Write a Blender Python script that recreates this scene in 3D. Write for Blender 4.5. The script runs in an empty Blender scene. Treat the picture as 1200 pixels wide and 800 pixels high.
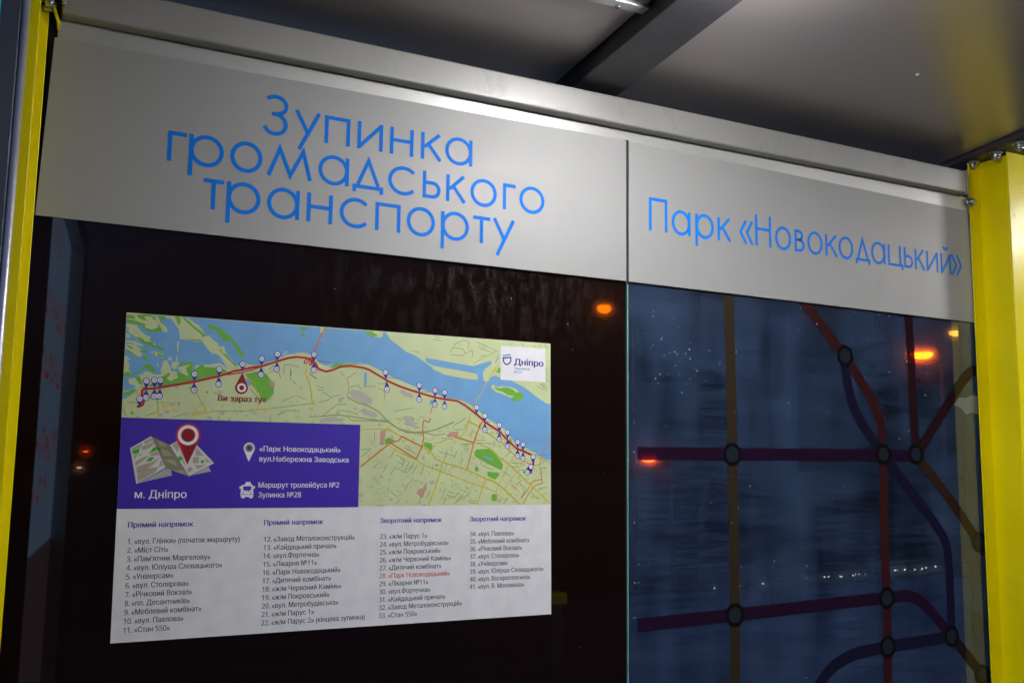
import bpy, bmesh, math, random
from mathutils import Matrix, Vector
from mathutils.geometry import tessellate_polygon, interpolate_bezier

scene = bpy.context.scene
COL = scene.collection

# ------------------------------------------------------------------ camera
cam_data = bpy.data.cameras.new("camera")
cam_data.sensor_width = 36.0
cam_data.lens = 34.5
cam_data.clip_start = 0.02
cam_data.clip_end = 8000.0
camera = bpy.data.objects.new("camera", cam_data)
COL.objects.link(camera)
right = Vector((0.892926, -0.449992, 0.013804))
up = Vector((-0.069257, -0.107003, 0.991844))
fwd = Vector((0.444845, 0.886599, 0.126711))
m = Matrix((right, up, -fwd)).transposed().to_4x4()
m.translation = Vector((0.0, -1.94387, 1.62))
camera.matrix_world = m
scene.camera = camera

# ------------------------------------------------------------------ night sky
world = bpy.data.worlds.new("World")
scene.world = world
world.use_nodes = True
wn = world.node_tree
bg = wn.nodes["Background"]
sky = wn.nodes.new("ShaderNodeTexSky")
sky.sky_type = 'NISHITA'
sky.sun_disc = False
sky.sun_elevation = math.radians(-5.0)
sky.sun_rotation = math.radians(270.0)
sky.air_density = 1.0
sky.dust_density = 1.0
sky.ozone_density = 2.0
wn.links.new(sky.outputs[0], bg.inputs[0])
bg.inputs[1].default_value = 14.0

scene.view_settings.view_transform = 'Standard'
scene.view_settings.look = 'None'
scene.view_settings.exposure = 0.28
scene.view_settings.gamma = 1.0
scene.view_settings.use_curve_mapping = False
scene.render.engine = 'CYCLES'
scene.cycles.use_denoising = True
scene.cycles.max_bounces = 10
scene.cycles.transparent_max_bounces = 24
scene.cycles.sample_clamp_indirect = 4.0
scene.cycles.caustics_reflective = False
scene.cycles.caustics_refractive = False

LAMP_POWER = 185.0       # radiance of the white lamps under the roof
random.seed(7)

MAP = {"water":[[[-0.2,-0.1],[507.2,1.9],[518.4,17.0],[534.0,26.5],[551.9,39.3],[574.3,47.2],[596.9,60.7],[615.2,71.1],[638.1,82.7],[679.6,89.1],[717.1,90.7],[736.0,92.0],[759.7,79.0],[793.4,83.5],[804.6,90.8],[829.8,100.9],[846.8,110.6],[868.1,124.8],[889.5,136.7],[899.4,137.1],[900.0,262.0],[889.8,263.4],[872.2,254.6],[860.5,247.1],[843.1,239.7],[820.1,232.5],[804.3,220.1],[785.7,197.6],[768.6,187.9],[746.1,177.2],[717.7,155.3],[689.6,140.1],[666.4,135.1],[638.8,131.9],[611.5,123.4],[579.9,115.1],[553.1,105.1],[526.6,96.8],[509.0,88.5],[489.3,79.2],[472.0,71.9],[452.7,70.0],[418.9,71.1],[398.2,75.9],[381.8,83.7],[397.1,73.5],[381.3,79.4],[367.2,74.4],[357.0,62.5],[341.1,55.6],[321.6,56.8],[302.3,61.1],[287.2,68.1],[279.6,72.4],[260.8,80.3],[240.3,85.3],[223.4,84.7],[219.5,78.9],[201.5,95.0],[186.7,95.0],[171.7,85.3],[139.4,92.7],[128.6,91.5],[122.0,106.6],[79.5,105.2],[62.4,113.4],[41.6,112.6],[28.0,115.1],[21.9,133.5],[24.1,144.2],[12.7,155.5],[-1.2,163.2]]],"lake":[[[595.9,50.2],[624.0,52.8],[660.7,57.1],[707.3,61.8],[749.8,47.7],[752.8,54.1],[735.7,67.2],[731.1,74.9],[733.6,94.2],[719.4,93.2],[717.9,78.6],[679.4,73.2],[637.9,69.1],[615.1,66.0],[599.2,59.3]],
[[224.3,110.7],[231.2,117.9],[233.0,125.4],[227.8,126.8],[223.9,120.2]],
[[462.0,88.6],[467.3,87.9],[467.1,115.5],[462.6,116.3]],
[[608.1,140.4],[616.2,138.8],[614.6,149.0],[608.3,148.4]],
[[734.3,254.0],[741.3,256.9],[756.7,264.7],[753.9,267.2],[742.7,262.4],[735.8,259.5]],
[[760.3,50.4],[769.5,34.4],[770.7,36.4],[762.2,52.0]]],"land":[[[-0.2,-0.1],[41.7,-0.8],[52.8,5.3],[54.8,14.9],[56.7,23.8],[43.0,30.5],[33.7,27.9],[31.8,19.9],[14.8,14.6],[0.5,14.0]],
[[52.6,0.4],[66.6,0.9],[59.3,13.0],[72.2,23.5],[74.1,31.6],[66.3,32.1],[58.1,21.2],[54.7,13.3]],
[[68.1,0.5],[85.4,0.3],[104.3,0.5],[114.1,5.6],[128.8,14.5],[141.5,31.9],[144.0,35.1],[138.0,45.4],[125.2,47.1],[112.4,44.1],[96.6,43.5],[94.3,25.2],[85.9,14.3],[80.1,6.5],[69.9,4.0]],
[[123.9,13.2],[129.5,13.6],[143.9,31.7],[139.8,30.4]],
[[144.0,35.1],[150.4,33.0],[158.8,42.4],[167.1,46.9],[169.0,55.1],[170.5,53.3],[178.6,51.1],[182.3,62.6],[190.9,73.8],[201.1,86.6],[216.1,90.8],[209.8,97.9],[195.1,100.3],[185.0,92.5],[171.2,71.6],[161.3,67.2],[158.2,69.1],[149.8,61.3],[138.0,45.4]],
[[0.8,20.5],[18.2,22.5],[24.7,31.7],[35.8,40.7],[45.1,42.5],[41.5,48.5],[53.4,55.8],[50.6,61.7],[33.4,55.5],[16.2,46.1],[11.2,37.5],[1.0,25.3]],
[[0.3,31.0],[8.0,32.1],[12.7,37.4],[11.4,42.4],[5.1,36.3]],
[[-0.1,38.3],[6.8,41.1],[10.1,47.3],[1.0,46.3]],
[[1.0,51.9],[18.0,53.2],[32.0,59.6],[31.4,62.4],[16.7,58.2],[1.1,54.3]],
[[0.0,57.6],[18.3,59.7],[30.1,68.6],[30.6,79.9],[19.3,82.2],[6.8,73.3],[-0.2,67.3]],
[[-0.8,80.2],[7.3,84.5],[10.4,87.6],[4.5,89.5],[9.3,95.6],[8.2,105.3],[14.8,117.8],[-1.0,118.6]],
[[45.1,71.0],[50.9,69.8],[66.5,73.7],[72.3,81.5],[62.1,79.7],[49.6,76.4]],
[[92.1,48.7],[95.2,48.5],[94.1,68.8],[91.9,68.9]],
[[90.8,74.7],[93.1,74.6],[94.4,87.6],[98.4,89.8],[92.5,97.5],[89.5,102.6],[83.1,98.0],[84.3,88.2],[90.5,87.8]],
[[76.1,79.7],[84.2,79.2],[83.4,85.8],[77.9,85.3]],
[[69.4,85.8],[75.6,86.2],[83.2,101.3],[79.7,109.6],[68.3,115.1],[64.0,105.6]],
[[56.5,93.0],[58.8,92.1],[61.4,99.2],[59.1,99.4]],
[[31.0,116.2],[37.3,108.0],[47.4,110.1],[55.9,114.9],[46.1,118.9],[34.5,120.4]],
[[-0.4,146.3],[17.5,143.8],[11.1,148.4],[-0.2,149.7]],
[[8.4,124.3],[19.7,121.1],[26.7,130.3],[32.1,140.5],[17.4,142.9],[22.0,135.8],[10.4,132.8]],
[[92.3,98.9],[120.9,89.3],[109.8,110.4],[102.7,105.4]],
[[78.0,121.7],[92.5,106.0],[96.4,116.4],[83.1,123.2]],
[[141.6,89.1],[174.9,91.7],[175.0,94.4],[141.8,94.4]],
[[292.5,61.9],[297.4,55.3],[302.5,53.9],[302.6,56.1],[297.5,57.7],[294.2,62.6]],
[[610.7,72.7],[637.9,69.9],[716.9,78.6],[716.1,91.6],[679.6,89.1],[642.7,84.2]],
[[733.4,67.4],[752.2,47.6],[768.9,31.3],[774.1,83.5],[759.7,79.9],[735.8,74.6]],
[[731.2,90.9],[740.7,85.2],[749.3,90.0],[739.8,94.8]],
[[752.1,102.7],[757.2,99.6],[763.3,104.4],[779.8,102.3],[796.4,102.9],[813.1,107.4],[821.5,114.5],[804.8,124.6],[798.6,127.7],[779.9,120.4],[761.4,115.3],[753.1,108.2]],
[[311.4,62.5],[321.5,56.7],[333.6,54.8],[345.9,58.7],[339.0,61.7],[321.7,62.7]],
[[455.4,0.5],[502.8,1.3],[498.7,13.3],[481.4,13.2]],
[[367.2,1.9],[381.2,2.1],[375.6,15.1],[367.5,11.7]]],"wood":[[[0.3,3.5],[12.8,4.2],[16.2,11.3],[1.0,11.6]],
[[0.4,12.4],[14.7,13.8],[33.3,18.9],[33.6,26.2],[46.1,28.9],[57.4,23.7],[57.1,16.4],[63.0,27.4],[60.1,31.7],[43.2,33.7],[35.4,31.0],[27.4,22.6],[0.7,18.6]],
[[18.1,3.0],[28.0,1.4],[41.8,0.4],[51.3,7.0],[53.1,11.8],[46.8,9.0],[43.5,4.3],[31.2,5.3],[36.1,12.2],[28.4,12.0],[19.0,7.0]],
[[54.2,1.1],[66.6,0.9],[68.5,9.0],[63.0,7.8],[60.8,11.2],[73.7,22.6],[74.8,29.1],[71.8,21.9],[59.3,12.1]],
[[85.4,0.8],[94.8,0.4],[97.0,8.5],[94.0,18.7],[90.3,12.3]],
[[97.2,0.6],[104.3,1.0],[120.8,15.9],[141.4,31.1],[143.9,33.4],[137.7,38.0],[135.9,32.3],[117.7,18.6]],
[[110.7,42.6],[121.9,42.3],[137.9,42.9],[135.6,45.2],[120.4,45.2]],
[[15.3,43.7],[28.4,46.1],[34.8,52.1],[40.9,52.6],[47.8,51.3],[50.4,58.5],[68.4,62.2],[68.6,68.2],[58.4,64.5],[47.4,61.1],[33.4,56.3]],
[[0.1,59.2],[14.0,64.8],[12.6,67.8],[6.4,65.3]],
[[0.5,68.9],[6.6,70.1],[22.2,80.4],[20.8,81.8],[6.8,73.3]],
[[24.1,71.4],[30.9,68.6],[38.6,69.7],[38.0,73.0],[32.6,73.3]],
[[34.4,78.1],[39.0,79.4],[39.7,87.5],[36.4,89.3],[33.4,84.6]],
[[48.0,74.8],[52.5,71.3],[53.4,73.7],[50.4,76.3]],
[[55.7,74.4],[60.3,73.3],[69.8,77.6],[72.3,81.5],[66.8,79.4],[59.8,79.0]],
[[146.1,14.1],[150.4,11.8],[167.5,15.9],[175.8,20.3],[169.3,20.0],[184.3,27.3],[193.6,35.1],[204.7,47.8],[214.3,62.3],[215.5,74.0],[210.5,71.0],[201.8,58.1],[192.9,40.2],[178.3,42.8],[169.7,31.6],[161.3,22.2],[149.9,19.7]],
[[170.0,60.0],[173.2,58.5],[177.5,66.2],[184.1,67.5],[194.4,80.3],[206.2,91.3],[201.3,89.9],[187.7,77.3],[175.9,66.3]],
[[15.3,114.4],[25.8,109.5],[33.7,101.2],[36.7,94.9],[46.7,95.2],[58.1,108.7],[48.9,107.4],[37.0,101.9],[30.7,109.2],[17.9,116.8]],
[[-1.9,112.7],[9.4,110.3],[15.5,118.7],[-1.6,119.6]],
[[33.3,84.6],[38.8,84.3],[38.1,88.2],[35.6,88.3]],
[[21.3,120.2],[27.8,118.1],[32.3,126.6],[33.5,133.5],[26.8,132.1]],
[[-1.8,149.8],[17.5,143.8],[20.5,146.2],[17.8,150.7],[-0.0,154.0]],
[[43.5,135.6],[66.1,117.9],[79.1,108.4],[82.6,110.9],[76.2,120.0],[83.1,124.1],[96.4,117.3],[92.5,104.2],[115.0,113.7],[109.3,98.0],[119.3,91.2],[95.5,95.2],[98.7,89.7],[120.7,84.9],[124.3,88.3],[119.6,99.2],[121.4,101.8],[141.6,88.7],[143.6,94.3],[175.0,94.4],[186.9,100.7],[182.1,103.5],[161.6,111.3],[123.9,122.1],[70.1,135.3]],
[[220.3,103.4],[246.3,98.2],[261.5,101.3],[277.4,121.4],[277.2,140.5],[263.3,157.0],[253.9,156.6],[249.6,141.7],[224.3,112.6]],
[[322.6,4.0],[341.7,3.5],[334.1,10.5],[327.0,8.0]],
[[327.3,16.7],[335.2,17.3],[336.2,22.1],[332.7,23.2]],
[[457.5,1.1],[474.7,1.2],[490.8,9.7],[479.3,13.4],[470.6,9.8]],
[[389.7,81.2],[404.0,72.3],[425.0,72.1],[443.9,70.7],[463.1,72.5],[439.8,73.8],[416.7,75.9],[402.2,80.5],[391.8,83.7]],
[[757.2,106.2],[763.4,105.5],[773.7,107.3],[781.9,105.0],[792.2,104.5],[804.7,108.7],[813.1,114.9],[823.6,112.5],[831.0,119.8],[828.9,127.4],[821.6,133.3],[811.2,134.7],[800.7,130.4],[808.0,122.6],[792.4,121.4],[779.9,114.5],[767.5,112.2]],
[[508.2,235.6],[509.7,224.7],[517.3,220.9],[531.4,226.6],[521.3,232.2]],
[[595.2,237.4],[596.4,228.7],[613.6,232.0],[615.0,239.4],[611.2,246.8]],
[[622.2,274.4],[628.0,275.5],[627.6,280.0],[622.2,278.1]],
[[712.2,249.9],[716.3,242.3],[746.7,240.4],[760.7,249.0],[780.6,273.9],[777.9,286.6],[747.0,274.4],[713.7,257.3]],
[[743.0,289.5],[769.5,291.7],[772.3,296.7],[762.6,306.9],[744.5,299.5]],
[[753.7,339.5],[761.5,337.0],[766.5,339.5],[766.1,352.0],[756.1,353.0],[753.3,349.5]],
[[713.9,279.8],[719.4,279.3],[723.6,286.0],[715.4,289.8]],
[[829.0,288.6],[843.3,285.9],[844.8,293.5],[830.4,293.1]],
[[794.3,217.8],[800.0,217.1],[802.9,225.2],[798.6,224.1]],
[[763.3,72.0],[769.7,61.1],[773.6,62.3],[773.7,74.3]],
[[15.2,184.5],[19.2,182.6],[20.8,189.4],[16.6,189.6]],
[[148.5,140.5],[152.3,140.4],[152.4,144.3],[148.6,144.1]]],"grey":[[[430.7,133.1],[436.8,124.6],[455.9,127.9],[479.6,141.2],[478.8,153.6],[465.0,154.1],[439.3,142.9]],
[[455.7,166.7],[460.9,162.4],[486.7,169.7],[495.4,177.6],[486.9,180.9],[461.2,174.6]],
[[368.0,189.9],[386.2,183.3],[423.5,184.0],[419.5,191.2],[372.1,193.7]],
[[538.9,125.2],[544.3,120.2],[568.7,129.2],[568.9,138.6],[551.1,134.1]],
[[546.5,177.9],[554.1,174.5],[574.1,181.1],[572.0,188.5],[549.9,185.0]],
[[548.9,190.3],[556.5,187.9],[586.6,197.4],[583.3,200.6],[552.3,194.3]],
[[407.9,144.2],[418.3,139.7],[420.4,143.7],[412.4,154.1],[408.2,152.3]],
[[439.7,161.2],[450.3,161.8],[448.3,165.9],[439.8,165.2]],
[[552.5,184.7],[568.2,189.1],[584.1,198.4],[578.9,201.5],[557.9,194.3]],
[[790.2,115.9],[800.6,112.6],[803.7,116.2],[796.5,120.3]],
[[767.2,349.5],[776.9,347.0],[777.0,357.1],[768.6,357.0]]],"pink":[[[499.2,208.1],[511.4,205.8],[506.9,237.3],[498.6,236.5]],
[[603.0,311.8],[601.9,325.1],[594.4,345.8],[589.2,344.6],[579.9,333.7],[586.2,326.4],[594.0,325.2]],
[[268.8,116.1],[277.9,115.7],[279.4,125.1],[270.7,127.4]],
[[647.4,212.0],[657.5,206.1],[673.8,204.5],[674.0,214.4],[649.5,217.6]]],"sand":[[[68.2,168.6],[81.5,167.2],[81.6,177.7],[69.4,178.1]],
[[87.0,176.6],[97.1,175.4],[97.4,183.3],[87.2,182.7]],
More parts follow.
